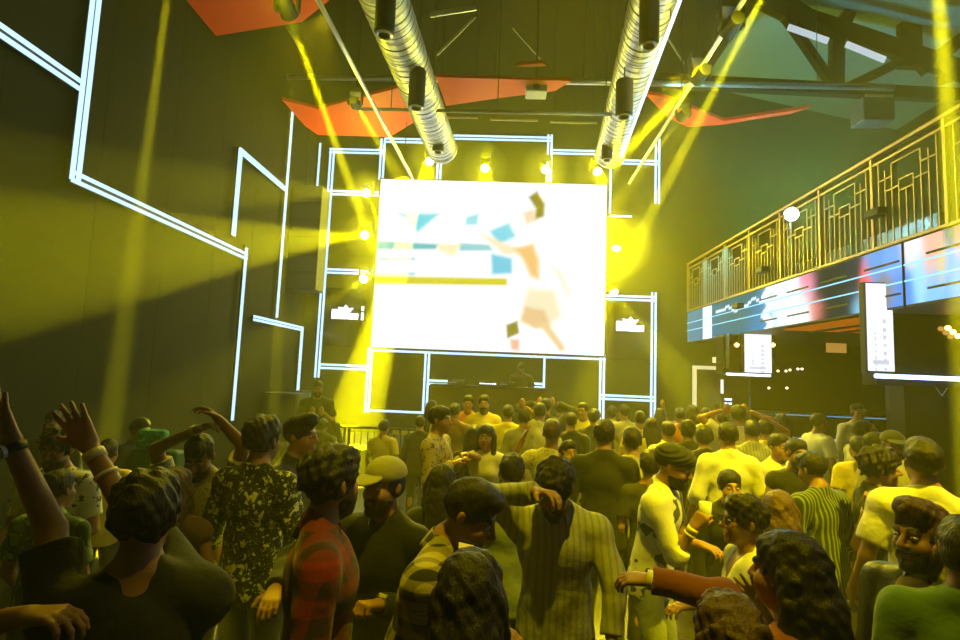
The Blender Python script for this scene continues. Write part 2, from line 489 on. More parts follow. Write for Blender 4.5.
# ------------------------------------------------------------------ under the balcony
struct('wall_bar', MB().box((8.2, Y0, 0), (8.35, BACK_Y, LIP)), mat('bar_wall', (.03, .028, .025), .3))
for (px, py, w, h, X, lab) in ((758, 349, .46, .82, 4.46, 'white portrait screen with faint print hanging under the far part of the balcony'),
                              (880, 327, .28, .96, 4.12, 'tall white portrait screen hanging under the near part of the balcony')):
    c = at_x(px, py, X)
    root = empty('portrait_screen', (c[0], c[1], c[2] - h / 2), lab, 'screen')
    MB().cbox((c[0], c[1] + .05, c[2]), (w + .03, .08, h + .03)).build('housing', M_black, root)
    def fn(u, v, s=px):
        d = 0
        if abs(u - .3) < .04 and v < .45 and sin(v * 90 + s) > -.3: d = .35
        if abs(u - .68) < .06 and v < .6 and sin(v * 70) > 0: d = .4
        if v < .16 and abs(v - .1) < .03 and .2 < u < .8: d = .4
        return np.array((.9, .96, 1.0)) * (1 - d)
    vs, fs, cs = image_grid('p', (c[0] - w / 2, c[1], c[2] - h / 2), (w, 0, 0), (0, 0, h), 24, 60, fn, None)
    build_image('picture', vs, fs, cs, MATS.setdefault('screen_white', emis_attr('screen_white', 1.3)), root)

# glossy bulkheads that carry the blue light bars
b1 = at_y(727, 374, 9.6); b2 = at_y(771, 376, 9.6)
root = empty('bulkhead', (b1[0], 9.65, b1[2]), 'black glossy hanging bulkhead with a blue light bar, holding the far portrait screen', 'bulkhead')
MB().box((b1[0] - .05, 9.65, b1[2]), (b2[0] + .1, 9.95, LIP)).build('box', M_gloss, root)
MB().box((b1[0], 9.60, b1[2] + .10), (b1[0] + .04, 9.66, LIP)).build('edge_strip', M_alu, root)
MB().tube((b1[0], 9.62, b1[2]), (b2[0], 9.62, b1[2]), .022).build('light_bar', M_ledw, root)
for px in (737, 773):
    c = at_y(px, 345, 9.62)
    MB().ball(c, .035).build('wall_bulb', M_warm, root, smooth=True)
b1 = at_y(880, 376, 6.2)
root = empty('bulkhead', (b1[0] + 1, 6.3, b1[2]), 'wide black glossy bulkhead with a long blue light bar beside the near portrait screen', 'bulkhead')
MB().box((b1[0], 6.25, b1[2] - .1), (b1[0] + 2.2, 6.5, LIP)).build('box', M_gloss, root)
MB().tube((b1[0] - .05, 6.20, b1[2]), (b1[0] + 2.2, 6.20, b1[2]), .024).build('light_bar', M_ledb, root)
for i in range(3):
    c = at_y(948 + 5 * i, 328 + 4 * i, 6.2)
    MB().ball(c, .028).build('wall_bulb', M_warm, root, smooth=True)
# dark pier under it with a small diamond sign
pc = at_y(905, 420, 6.3)
struct('pillar_bar', MB().box((pc[0], 6.3, 0), (pc[0] + 2.4, 6.6, b1[2] - .1)), mat('pier_panel', (.03, .026, .02), .25))
c = at_y(943, 386, 6.25)
root = empty('diamond_sign', (c[0], 6.28, c[2]), 'small diamond outline sign on the dark pier below the blue light bar', 'sign')
s = .11
MB().path([(c[0] - s, 6.27, c[2] + .05), (c[0], 6.27, c[2] - s), (c[0] + s, 6.27, c[2] + .05), (c[0], 6.27, c[2] + s + .06), (c[0] - s, 6.27, c[2] + .05)], .005, 6).build('outline', mat('sign_silver', (.5, .5, .5), .4), root)
mb = MB()
for i in range(3): mb.cbox((c[0] - .035 + .035 * i, 6.265, c[2] + .045), (.022, .01, .035))
mb.build('lettering', M_white, root)
# bar counter with blue edge light, back bar shelf, boards
cA, cB = at_y(775, 413, 9.6), at_y(872, 417, 9.6)
root = empty('bar_counter', ((cA[0] + cB[0]) / 2, 9.8, 0), 'long dark bar counter with thin blue edge lights under the balcony', 'counter')
ct = cA[2]
MB().box((cA[0], 9.64, 0), (8.1, 10.3, ct - .05)).build('front', M_gloss, root)
MB().box((cA[0] - .03, 9.6, ct - .05), (8.1, 10.34, ct)).build('worktop', M_black, root)
MB().tube((cA[0], 9.6, ct - .02), (8.1, 9.6, ct - .02), .008).build('edge_light', emis('edge_teal', (.12, .35, .55), 1.0), root)
MB().tube((cA[0], 9.62, ct - .42), (cB[0], 9.62, ct - .42), .015).build('edge_light', emis('edge_blue', (.35, .6, 1.0), 2.0), root)
c1 = at_y(770, 322, 11.2)
root = empty('cove_light', (4.9, 7.4, LIP - .05), 'orange glowing recess in the balcony underside between the two portrait screens', 'lamp')
MB().box((4.32, 6.45, LIP - .025), (5.5, 8.4, LIP - .005)).build('panel', emis('cove_orange', (.50, .13, .008), .75), root)
for x in (4.7, 5.1): MB().box((x, 6.45, LIP - .05), (x + .05, 8.4, LIP - .005)).build('rib', M_black, root)
c = at_y(838, 347, 10.8)
root = empty('menu_board', (c[0], 10.85, c[2] - .12), 'small orange lit board on the wall behind the bar', 'board')
MB().cbox((c[0], 10.88, c[2]), (.42, .03, .26)).build('frame', M_black, root)
MB().cbox((c[0], 10.855, c[2]), (.38, .02, .22)).build('face', emis('menu_face', (.62, .32, .06), .7), root)
struct('wall_backbar', MB().box((c1[0] - .3, 11.43, 0), (8.2, 11.5, LIP)), mat('backbar', (.03, .028, .022), .4))
for k, (px, py) in enumerate(((778, 371), (786, 371), (790, 370), (798, 369), (802, 369), (787, 388), (769, 388))):
    c = at_y(px, py, 11.42)
    tag(MB().ball(c, .022, 6).build('pilot_light', emis('pilot', (1, .75, .4), 5)), 'tiny warm pilot light glowing in the dark back bar', 'lamp', 'pilot lights in the back bar')
# lit doorway far right of the stage
d1, d2 = at_y(697, 369, 12.1), at_y(727, 369, 12.1)
root = empty('door_portal', ((d1[0] + d2[0]) / 2, 12.2, 0), 'dark patterned door with a lit yellow frame beside the stage', 'door')
MB().box((d1[0], 12.28, 0), (d2[0] + .7, 12.36, d1[2])).build('leaf', mat('door_leaf', (.16, .09, .03), .5, noise=(.04, .03, .02), bscale=12), root)
MB().box((d1[0] - .04, 12.2, d1[2] - .9), (d1[0] + .03, 12.28, d1[2])).build('frame_post', emis('frame_glow', (.9, .8, .35), .9), root)
MB().box((d1[0] - .04, 12.2, d1[2]), (d2[0] + .7, 12.28, d1[2] + .08)).build('frame_head', emis('frame_glow', (.9, .8, .35), .9), root)
c = at_y(721, 360, 12.1)
root = empty('wall_sign', (c[0], 12.2, c[2] - .1), 'small pale lit sign above the patterned door', 'sign')
MB().cbox((c[0], 12.26, c[2]), (.30, .05, .16)).build('box', M_black, root)
MB().cbox((c[0], 12.22, c[2]), (.27, .03, .13)).build('face', emis('sign_pale', (1, .85, .35), 1.1), root)
c = at_y(724, 389, 11.8)
root = empty('post_light', (c[0], 11.9, 0), 'thin pale light post beside the patterned door', 'lamp')
MB().tube((c[0], 11.9, 0), (c[0], 11.9, c[2] - .1), .025).build('post', M_steel, root)
MB().tube((c[0], 11.9, c[2] - .1), (c[0], 11.9, c[2] + .2), .03).build('tube', emis('post_glow', (.9, .95, .8), 1.2), root)
for i in (0, 1):
    MB().cbox((c[0] + .13, 11.9, c[2] - .22 - .09 * i), (.13, .03, .035)).build('status_bar', M_ledb, root)

# ------------------------------------------------------------------ LED outline strips
def strip(label, pts, normal, double=True, gap=.085, r=.016, group='LED outline strips', m=None):
    """pts: world points of the strip's centre line, lying on a wall whose outward normal is given"""
    n = Vector(normal)
    pts = [Vector([float(c) for c in p]) for p in pts]
    c = sum(pts, Vector()) / len(pts)
    root = empty('led_strip', c, label, 'light strip', group)
    chan = MB(); t1 = MB(); t2 = MB()
    for a, b in zip(pts[:-1], pts[1:]):
        d = (b - a).normalized(); s = d.cross(n).normalized()
        chan.bar(a - d * gap * .6 - n * .02, b + d * gap * .6 - n * .02, gap * 1.7 if double else .06, .035, up=n)
        for tb, k in ((t1, -1), (t2, 1)):
            off = s * (k * gap / 2 if double else 0)
            ext = gap / 2 if double else 0
            tb.tube(a + off - d * ext * .9 + n * .01, b + off + d * ext * .9 + n * .01, r, n=8)
            if not double: break
    chan.build('channel', M_black, root)
    t1.build('tube', m or M_led, root)
    if double: t2.build('tube', m or M_led, root)
    return root

def st(px): return at_y(px[0], px[1], BACK_Y - .08)
def regular(p, q, axis):
    """snap a pixel-measured stroke to a straight vertical or level one"""
    p, q = p.copy(), q.copy()
    if axis == 'V':
        x = (p[0] + q[0]) / 2; y = (p[1] + q[1]) / 2; p[0] = q[0] = x; p[1] = q[1] = y
    else:
        z = (p[2] + q[2]) / 2; p[2] = q[2] = z
    return p, q
STAGE_STRIPS = [
    ('tall double LED strip left of the big screen, running from top frame to floor level', (331, 150), (318, 376), 'V', 2),
    ('short single LED strip at the upper left edge of the stage wall', (320, 143), (317, 190), 'V', 1),
    ('level double LED strip at top left of the stage wall', (331, 149), (382, 153), 'H', 2),
    ('upright double LED strip rising from the screen top left corner', (384, 140), (380, 178), 'V', 2),
    ('short level double LED strip left of the left duct end', (386, 138), (432, 143), 'H', 2),
    ('upright LED strip standing on the screen top edge below the left duct', (440, 156), (438, 180), 'V', 2),
    ('long level double LED strip centred above the screen between the ducts', (455, 135), (549, 141), 'H', 2),
    ('upright LED strip at right end of the long strip above the screen', (551, 136), (548, 183), 'V', 2),
    ('level double LED strip left of the right duct end', (553, 150), (600, 154), 'H', 2),
    ('level double LED strip at top right of the stage wall', (612, 160), (658, 164), 'H', 2),
    ('short upright double LED strip at the top right corner of the stage wall', (659, 140), (656, 202), 'V', 2),
    ('thin upright LED strip along the screen right edge near its top', (612, 160), (609, 213), 'V', 1),
    ('short level LED strip right of the screen, upper one', (610, 215), (632, 217), 'H', 1),
    ('level double LED strip joining the tall left strip to the screen top', (330, 192), (378, 194), 'H', 2),
    ('level double LED strip joining the tall left strip to the screen middle', (328, 270), (371, 273), 'H', 2),
    ('level double LED strip below the left crown logo', (320, 366), (369, 368), 'H', 2),
    ('long level double LED strip under the big screen', (371, 348), (604, 358), 'H', 2),
    ('thick upright LED strip on the left of the box below the screen', (370, 349), (367, 411), 'V', 2),
    ('level LED strip closing the bottom of the box below the screen', (367, 411), (424, 412), 'H', 1),
    ('upright double LED strip left of the DJ booth', (428, 354), (424, 411), 'V', 2),
    ('short level double LED strip left of the DJ console', (430, 382), (446, 383), 'H', 2),
    ('upright LED strip right of the DJ booth', (545, 358), (543, 398), 'V', 1),
    ('short level double LED strip right of the DJ console', (530, 385), (543, 386), 'H', 2),
    ('tall LED strip down the right side of the screen to the floor', (605, 292), (600, 420), 'V', 2),
    ('level double LED strip above the right crown logo', (606, 297), (655, 299), 'H', 2),
    ('tall double LED strip at the right end of the stage wall', (656, 294), (651, 420), 'V', 2),
    ('level double LED strip below the right crown logo', (603, 397), (652, 399), 'H', 2),
]
for lab, a, b, ax, n in STAGE_STRIPS:
    p, q = regular(st(a), st(b), ax)
    p[1] = q[1] = BACK_Y - .06
    strip(lab, [p, q], (0, -1, 0), n == 2, gap=.08, r=.026, group='LED strips on the stage wall')

def lw(px): return at_x(px[0], px[1], LEFT_X + .08)
def lstrip(label, px, double=True, gap=.095, r=.024, m=None, flat=True):
    pts = [lw(p) for p in px]
    # straighten each stroke: even entries alternate level/upright by the label's order
    for i in range(len(pts) - 1):
        a, b = pts[i], pts[i + 1]
        if abs(a[2] - b[2]) > abs(a[1] - b[1]):
            b[1] = a[1]
        else:
            b[2] = a[2]
    return strip(label, pts, (1, 0, 0), double, gap, r, 'LED strips on the left wall', m)
lstrip('bent double LED strip from the top left corner into the long level run', [(96, -8), (82, 80), (70, 175), (246, 246)], gap=.085)
lstrip('level double LED strip at the upper left corner of the left wall', [(-40, 3), (80, 81)], gap=.085)
lstrip('tall LED strip dropping from the long level strip to the floor of the left wall', [(246, 248), (234, 420)], False, r=.028)
lstrip('bent LED strip with a slanting level run high on the left wall', [(233, 234), (237, 148), (284, 186)], True, gap=.06)
lstrip('upright LED strip beside the hanging speaker on the left wall', [(292, 112), (282, 319)], False, r=.03)
lstrip('short thick level LED strip low on the left wall bending down to the floor', [(254, 318), (302, 326), (297, 392)], True, gap=.06)

# ------------------------------------------------------------------ big screen
def screen_px(px, py): return st((px, py))
TL, TR, BL, BR = at_y(380, 178, 12.2), at_y(608, 186, 12.2), at_y(372, 346, 12.2), at_y(603, 357, 12.2)
sx0, sx1 = (TL[0] + BL[0]) / 2, (TR[0] + BR[0]) / 2
sz1, sz0 = (TL[2] + TR[2]) / 2, (BL[2] + BR[2]) / 2
root = empty('led_screen', ((sx0 + sx1) / 2, 12.2, sz0), 'huge overexposed white LED screen showing a running sportsman above the stage', 'screen')
MB().box((sx0 - .03, 12.2, sz0 - .03), (sx1 + .03, 12.34, sz1 + .03)).build('cabinet', M_black, root)
# picture measured in photo pixels of the screen area (380..608 x 178..357)
SHAPES = [  # (kind, data, colour, softness px)
    ('poly', [(398, 213), (440, 214), (418, 233)], (.10, .75, .85), 3), ('poly', [(467, 218), (480, 214), (478, 226), (466, 226)], (.25, .8, .9), 2),
    ('poly', [(490, 232), (510, 224), (517, 238), (500, 246)], (.15, .75, .9), 3),
    ('poly', [(376, 241), (440, 245), (436, 250), (376, 250)], (.05, .55, .6), 2), ('poly', [(460, 244), (490, 246), (494, 252), (460, 252)], (.25, .7, .75), 2),
    ('poly', [(492, 255), (513, 260), (513, 275), (493, 276)], (.1, .65, .85), 3),
    ('poly', [(378, 258), (416, 258), (416, 261), (378, 261)], (.35, .75, .75), 1.5), ('poly', [(376, 273), (416, 273), (416, 276), (376, 276)], (.4, .8, .8), 1.5),
    ('poly', [(374, 276), (508, 280), (508, 287), (374, 284)], (.75, .68, .03), 2),
    ('poly', [(437, 245), (462, 245), (455, 258), (440, 252)], (1.0, .93, .55), 3),
    ('poly', [(538, 192), (546, 205), (545, 218), (534, 222), (537, 210), (530, 198)], (.22, .18, .01), 2.5),      # hair
    ('poly', [(524, 214), (535, 210), (537, 222), (527, 226)], (1.0, .78, .5), 3),                                   # face
    ('poly', [(478, 233), (500, 242), (520, 250), (534, 246), (532, 256), (505, 256)], (1.0, .86, .6), 3),           # reaching arm
    ('poly', [(516, 250), (534, 246), (540, 262), (540, 282), (531, 278), (524, 262)], (.95, .55, .2), 4),            # torso
    ('poly', [(528, 290), (555, 292), (562, 318), (545, 330), (520, 322)], (1.0, .9, .6), 5),                        # shorts
    ('poly', [(526, 308), (545, 312), (550, 326), (536, 330), (522, 322)], (.9, .6, .3), 3),
    ('poly', [(507, 326), (518, 322), (520, 334), (508, 339)], (.28, .24, .03), 2), ('poly', [(511, 340), (520, 340), (520, 351), (512, 350)], (1.0, .55, .35), 2.5),
    ('poly', [(538, 324), (548, 324), (566, 350), (560, 352)], (.95, .7, .35), 2.5),
    ('poly', [(550, 266), (562, 272), (574, 300), (566, 298)], (.97, .93, .8), 4),
]
def seg_dist(P, poly):
    n = len(poly); d = np.full(P.shape[:2], 1e9); inside = np.zeros(P.shape[:2], bool)
    for i in range(n):
        a = np.array(poly[i], float); b = np.array(poly[(i + 1) % n], float)
        ab = b - a; t = np.clip(((P - a) @ ab) / (ab @ ab), 0, 1)
        d = np.minimum(d, np.linalg.norm(P - a - t[..., None] * ab, axis=-1))
        c = ((a[1] > P[..., 1]) != (b[1] > P[..., 1]))
        with np.errstate(divide='ignore', invalid='ignore'):
            xi = (b[0] - a[0]) * (P[..., 1] - a[1]) / (b[1] - a[1] + 1e-12) + a[0]
        inside ^= c & (P[..., 0] < xi)
    return np.where(inside, -d, d)
NU, NV = 228, 170
uu, vv = np.meshgrid(np.linspace(0, 1, NU + 1), np.linspace(0, 1, NV + 1))
# bilinear map from the screen's own (u, v) to the picture coordinates above
tl, tr, bl, br = map(np.array, ((380., 178.), (608., 186.), (372., 346.), (603., 357.)))
PX = ((1 - uu) * (1 - vv))[..., None] * bl + (uu * (1 - vv))[..., None] * br + ((1 - uu) * vv)[..., None] * tl + (uu * vv)[..., None] * tr
img = np.ones((NV + 1, NU + 1, 3)) * np.array((1.16, 1.16, 1.12))
for kind, poly, colr, soft in SHAPES:
    d = seg_dist(PX, poly); a = np.clip(.5 - d / (2 * soft), 0, 1)[..., None]; a = a * a * (3 - 2 * a)
    img = img * (1 - a) + np.array(colr) * a
vs = []; 
for j in range(NV + 1):
    for i in range(NU + 1):
        vs.append((sx0 + (sx1 - sx0) * i / NU, 12.19, sz0 + (sz1 - sz0) * j / NV))
fs = [(j*(NU+1)+i, j*(NU+1)+i+1, (j+1)*(NU+1)+i+1, (j+1)*(NU+1)+i) for j in range(NV) for i in range(NU)]
cs = np.concatenate([img.reshape(-1, 3), np.ones(((NU+1)*(NV+1), 1))], 1)
build_image('picture', vs, fs, cs, emis_attr('screen_picture', 1.0), root)

# crown logo panels either side of the screen
for (px, py, lab) in ((343, 314, 'white crown and bar logo on the black panel left of the screen'), (628, 326, 'white crown and bar logo on the black panel right of the screen')):
    c = st((px, py)); Y = BACK_Y - .1; k = 12.3 / 540
    root = empty('logo_sign', (c[0], Y, c[2] - .2), lab, 'sign', 'crown logos beside the screen')
    def L(dx, dy): return (c[0] + dx * k, Y, c[2] - dy * k)
    MB().prism([L(-11.5, 5), L(15.5, 5), L(15.5, -1), L(3, -1), L(-2, -2), L(-6, -4.6), L(-11.5, -4.6)], (0, .03, 0)).build('lettering_bar', M_white, root)
    MB().prism([L(-3, -2.2), L(6, -1.2), L(10.5, -6.5), L(5, -6), L(2.5, -9.5), L(.5, -6.6), L(-5.5, -7)], (0, .03, 0)).build('crown', M_white, root)
    if px < 400:
        mb = MB(); mb.prism([L(19, 5.5), L(21, 5.5), L(21, -2), L(19, -2)], (0, .03, 0)); mb.prism([L(19, -4), L(21, -4), L(21, -8.5), L(19, -8.5)], (0, .03, 0))
        mb.build('side_bars', M_white, root)
    MB().box((c[0] - .45, BACK_Y - .04, c[2] - .75), (c[0] + .5, BACK_Y - .01, c[2] + .6)).build('backing_panel', M_gloss, root)

# ------------------------------------------------------------------ stage, booth, barriers
DECK = .55
struct('slab_stage', MB().box((-4.2, 9.75, 0), (4.0, BACK_Y, DECK)), M_black)
p1, p2 = at_y(432, 384, 11.0), at_y(546, 388, 11.0)
root = empty('dj_booth', ((p1[0] + p2[0]) / 2, 11.2, DECK), 'wide black DJ booth on the stage below the screen', 'booth')
zt = p1[2]
MB().box((p1[0], 11.0, DECK), (p2[0], 11.04, zt - .05)).build('front_panel', M_gloss, root)
MB().box((p1[0], 11.04, DECK), (p1[0] + .05, 11.6, zt - .05)).build('side_panel', M_black, root)
MB().box((p2[0] - .05, 11.04, DECK), (p2[0], 11.6, zt - .05)).build('side_panel', M_black, root)
MB().box((p1[0] - .03, 10.97, zt - .05), (p2[0] + .03, 11.62, zt)).build('worktop', M_black, root)
xm = at_y(488, 380, 11.0)[0]
for k, (dx, w, nm, lab) in enumerate(((-.62, .34, 'media_player', 'flat black deck on the booth left of the mixer'), (0, .36, 'mixer', 'mixer with a row of white lights in the middle of the booth'), (.42, .34, 'media_player', 'flat black deck on the booth beside the DJ'))):
    root = empty(nm, (xm + dx, 11.25, zt), lab, 'music deck')
    MB().box((xm + dx - w / 2, 11.06, zt), (xm + dx + w / 2, 11.45, zt + .09)).build('case', M_gloss, root, bevel=.01)
    MB().lathe([(.001, .02), (.12, .02), (.13, 0)], (xm + dx, 11.26, zt + .09)).build('jog_wheel' if k != 1 else 'dial', M_steel, root, smooth=False)
    mb = MB()
    for i in range(7 if k == 1 else 3): mb.cbox((xm + dx - w * .42 + .05 * i, 11.055, zt + .05), (.03, .012, .022))
    mb.build('indicator_lights', M_white if k == 1 else emis('dim_ind', (.4, .4, .3), .6), root)

def barrier(x0, x1, y, z1, lab):
    root = empty('crowd_barrier', ((x0 + x1) / 2, y, 0), lab, 'barrier', 'steel barriers in front of the stage')
    MB().tube((x0, y, z1), (x1, y, z1), .022).build('top_rail', M_steel, root)
    MB().tube((x0, y, .12), (x1, y, .12), .022).build('bottom_rail', M_steel, root)
    mb = MB(); n = int((x1 - x0) / .11)
    for i in range(1, n): mb.tube((x0 + (x1 - x0) * i / n, y, .12), (x0 + (x1 - x0) * i / n, y, z1), .009, n=6)
    mb.build('bars', M_steel, root)
    for x in (x0 + .02, x1 - .02):
        MB().tube((x, y, .0), (x, y, z1), .022).build('post', M_steel, root)
        MB().box((x - .03, y - .35, 0), (x + .03, y + .35, .03)).build('foot', M_steel, root)
    return root
xx = -3.9
labs = ['first', 'second', 'third', 'fourth', 'fifth', 'sixth', 'seventh']
for k in range(6):
    barrier(xx + k * 1.3 + .02, xx + (k + 1) * 1.3 - .02, 9.4, .98, 'dark steel crowd barrier before the stage, %s from the left' % labs[k])
# yellow reflective plates on the barrier that shows beside the beam
for i in range(4):
    c = at_y(396 + 8.5 * i, 427, 9.36)
    tag(MB().cbox((c[0], 9.37, .93), (.11, .012, .07)).build('reflector_plate', mat('reflector', (.9, .8, .2), .4)), 'small pale plate on the top of the barrier beside the beam', 'plate', 'pale plates on the barrier')

# stage left: speaker stack, blue case, hanging array
c = at_y(278, 405, 10.6)
c[0] = max(c[0], LEFT_X + .42)
root = empty('speaker_stack', (c[0], 10.6, 0), 'dark bass speaker cabinet at the foot of the left wall by the stage', 'speaker')
MB().box((c[0] - .35, 10.3, .0), (c[0] + .35, 10.9, c[2] + .25)).build('cabinet', mat('speaker_black', (.05, .05, .045), .5), root, bevel=.015)
MB().box((c[0] - .31, 10.285, .1), (c[0] + .31, 10.3, c[2] + .2)).build('grille', M_steel, root)
c = at_y(299, 402, 11.2)
root = empty('flight_case', (c[0], 11.3, DECK), 'narrow blue equipment case standing by the stage left wall', 'case')
MB().box((c[0] - .12, 11.1, DECK), (c[0] + .14, 11.5, c[2] + .22)).build('body', mat('case_blue', (.08, .25, .45), .5), root, bevel=.01)
MB().box((c[0] - .13, 11.09, c[2] + .19), (c[0] + .15, 11.51, c[2] + .23)).build('lid', M_steel, root)
ca, cb = at_y(283, 187, 11.3), at_y(318, 291, 11.3)
root = empty('hanging_speaker', ((ca[0] + cb[0]) / 2, 11.4, cb[2]), 'tall dark speaker column hanging at the left end of the stage wall', 'speaker')
MB().box((ca[0] + .02, 11.15, cb[2]), (cb[0], 11.65, ca[2])).build('cabinet', mat('speaker_olive', (.07, .07, .06), .6), root, bevel=.02)
mb = MB()
for i in range(1, 6):
    z = cb[2] + (ca[2] - cb[2]) * i / 6; mb.box((ca[0] + .03, 11.135, z - .008), (cb[0] - .01, 11.15, z + .008))
mb.build('grille_slots', M_black, root)
MB().tube(((ca[0] + cb[0]) / 2, 11.4, ca[2]), ((ca[0] + cb[0]) / 2, 11.4, 9.0), .012).build('cable', M_steel, root)

# ------------------------------------------------------------------ ceiling furniture
def duct(far, near, r, label):
    """ribbed spiral pipe from the far end towards and past the near point"""
    far = Vector([float(c) for c in far]); near = Vector([float(c) for c in near]); d = (near - far).normalized()
    start = far + d * 9.0
    root = empty('air_duct', (far + start) / 2, label, 'duct', 'ventilation ducts under the ceiling')
    s = d.cross(Vector((0, 0, 1))).normalized(); u = s.cross(d)
    def ringmesh(prof, n=30):
        mb = MB(); vs = []
        for rr, t in prof:
            for i in range(n):
                a = 2 * pi * i / n; vs.append(far + d * t + s * (cos(a) * rr) + u * (sin(a) * rr))
        fs = [(k*n+i, (k+1)*n+i, (k+1)*n+(i+1) % n, k*n+(i+1) % n) for k in range(len(prof)-1) for i in range(n)]
        return mb.add(vs, fs)
    prof = []; t = .06
    while t < 9.0:
        prof += [(r, t), (r + .007, t + .012), (r + .007, t + .024), (r, t + .036)]; t += .15
    ringmesh(prof + [(.001, prof[-1][1])]).build('spiral_pipe', M_duct, root)
    ringmesh([(.001, .12), (r - .03, .12), (r - .03, 0), (r + .02, 0), (r + .02, .06), (r, .07)]).build('end_collar', M_alu, root)
    for t in (1.2, 3.6, 6.0):
        p = far + d * t; MB().tube((p.x, p.y, p.z + r), (p.x, p.y, 9.0), .008, n=6).build('hanger', M_steel, root)
    return root
duct(at_y(442, 149, 10.1), at_y(385, 0, 6.0), .285, 'ribbed silver air duct running to the left half of the stage')
duct(at_y(610, 154, 10.1), at_y(653, 0, 6.0), .27, 'ribbed silver air duct running to the right half of the stage')

def can(px, py0, py1, Y, r, label):
    a = at_y(px, py1, Y); top = at_y(px, py0, Y)
    root = empty('pendant_speaker', (a[0], Y, a[2]), label, 'pendant', 'black cylinders hanging under the ducts')
    z0, z1 = a[2], top[2]
    MB().lathe([(.001, z0 + .02), (r * .8, z0), (r, z0 + .03), (r, z1 - .02), (r * .9, z1), (.001, z1)], (a[0], Y, 0), 20).build('can', mat('can_black', (.022, .022, .018), .55), root, smooth=False)
    MB().lathe([(r * .55, z0 - .004), (r * .7, z0 - .012), (r * .85, z0 + .004)], (a[0], Y, 0), 20).build('rim', M_alu, root)
    MB().tube((a[0], Y, z1), (a[0], Y, 9.0), .01).build('suspension', M_steel, root)
can(384, -60, 35, 5.0, .10, 'nearest black cylinder hanging in front of the left duct')
can(416, 70, 108, 7.1, .115, 'middle black cylinder hanging in front of the left duct')
can(438, 126, 152, 9.4, .105, 'farthest black cylinder hanging by the left duct end')
can(649, -60, 46, 5.0, .095, 'nearest black cylinder hanging in front of the right duct')
can(624, 81, 117, 7.0, .115, 'middle black cylinder hanging in front of the right duct')
can(607, 134, 160, 9.4, .10, 'farthest black cylinder hanging by the right duct end')

def pipe(label, a, b, r=.03, m=None, hang=True, name='lighting_pipe'):
    a = Vector([float(c) for c in a]); b = Vector([float(c) for c in b])
    root = empty(name, (a + b) / 2, label, 'pipe', None)
    MB().tube(a, b, r).build('tube', m or M_alu, root, smooth=True)
    if hang:
        for t in (.12, .5, .88):
            p = a.lerp(b, t); MB().tube(p, (p.x, p.y, 9.0), .007, n=6).build('hanger', M_steel, root)
    return root
ZB = 6.05
la, lb = at_z(307, 0, ZB), at_z(411, 174, ZB); lx = (la[0] + lb[0]) / 2
pipe('left lighting pipe running from above the camera to the screen', (la[0], 1.5, ZB), (lb[0], 11.4, ZB))
ra, rb = at_z(736, 0, ZB), at_z(648, 156, ZB)
pipe('right lighting pipe running towards the stage wall', (ra[0], 1.5, ZB), (rb[0], 11.0, ZB))
da, db = at_z(680, 0, ZB), at_z(622, 156, ZB)
dn = da + (da - db) * .8
pipe('thin bright LED tube running along the right duct', dn, db, .022, M_ledw, name='led_batten')
ya = at_y(288, 66, 9.1); yb = at_y(858, 98, 9.1)
pipe('long level steel pipe crossing the hall under the roof, bearing the red panels', (ya[0], 9.1, (ya[2] + yb[2]) / 2), (yb[0] + .6, 9.1, (ya[2] + yb[2]) / 2), .05)
fa = at_y(358, 103, 8.3); fb = at_y(640, 121, 8.3)
pipe('thin level pipe crossing between the ducts nearer the camera', (fa[0], 8.3, (fa[2] + fb[2]) / 2), (fb[0], 8.3, (fa[2] + fb[2]) / 2), .028, mat('pipe_dark', (.25, .24, .2), .4, .5))
for k, (xa, xb, yy, lab) in enumerate(((430, 478, 117, 'left'), (490, 538, 119.5, 'middle'), (550, 597, 122, 'right'))):
    a = at_y(xa, yy, 9.6); b = at_y(xb, yy + 1.5, 9.6)
    root = empty('batten_tube', ((a[0] + b[0]) / 2, 9.6, a[2]), 'short unlit batten tube between the ducts, the %s of three in a row' % lab, 'lamp', 'batten tubes between the ducts')
    MB().tube((a[0], 9.6, a[2]), (b[0], 9.6, a[2]), .02).build('tube', mat('tube_cream', (.7, .68, .45), .4), root)
    for x in (a[0] + .06, b[0] - .06): MB().tube((x, 9.6, a[2]), (x, 9.6, 9.0), .006, n=6).build('hanger', M_steel, root)

def redpanel(label, px, Z=7.0, tilt=0):
    pts = [at_z(x, y, Z) for x, y in px]
    return tag(MB().prism([tuple(p) for p in pts], (0, 0, .06)).build('red_panel', M_red), label, 'ceiling panel', 'red ceiling panels')
def redpanel3(label, px):
    """faceted panel: each corner with its own height"""
    pts = [tuple(at_z(x, y, z)) for x, y, z in px]
    return tag(MB().prism(pts, (0, 0, .06)).build('red_panel', M_red), label, 'ceiling panel', 'red ceiling panels')
redpanel('big red triangular ceiling panel at the top left of the hall', [(176, -12), (216, 36), (302, 22), (345, -12)])
redpanel('red faceted ceiling panel left of the left duct', [(282, 100), (318, 109), (398, 88), (416, 121), (390, 137), (318, 135), (305, 126)], 6.9)
redpanel('red ceiling panel right of the left duct, behind the long pipe', [(436, 77), (500, 79), (571, 81), (555, 91), (500, 98), (446, 106)], 6.9)
redpanel('small red sliver of panel high between the ducts', [(515, 66), (542, 63), (546, 66), (530, 67)], 7.2)
redpanel('red ceiling panel right of the right duct with a long pointed tip', [(645, 94), (662, 96), (724, 121), (810, 108), (790, 114), (720, 125), (688, 127), (668, 118)], 6.85)

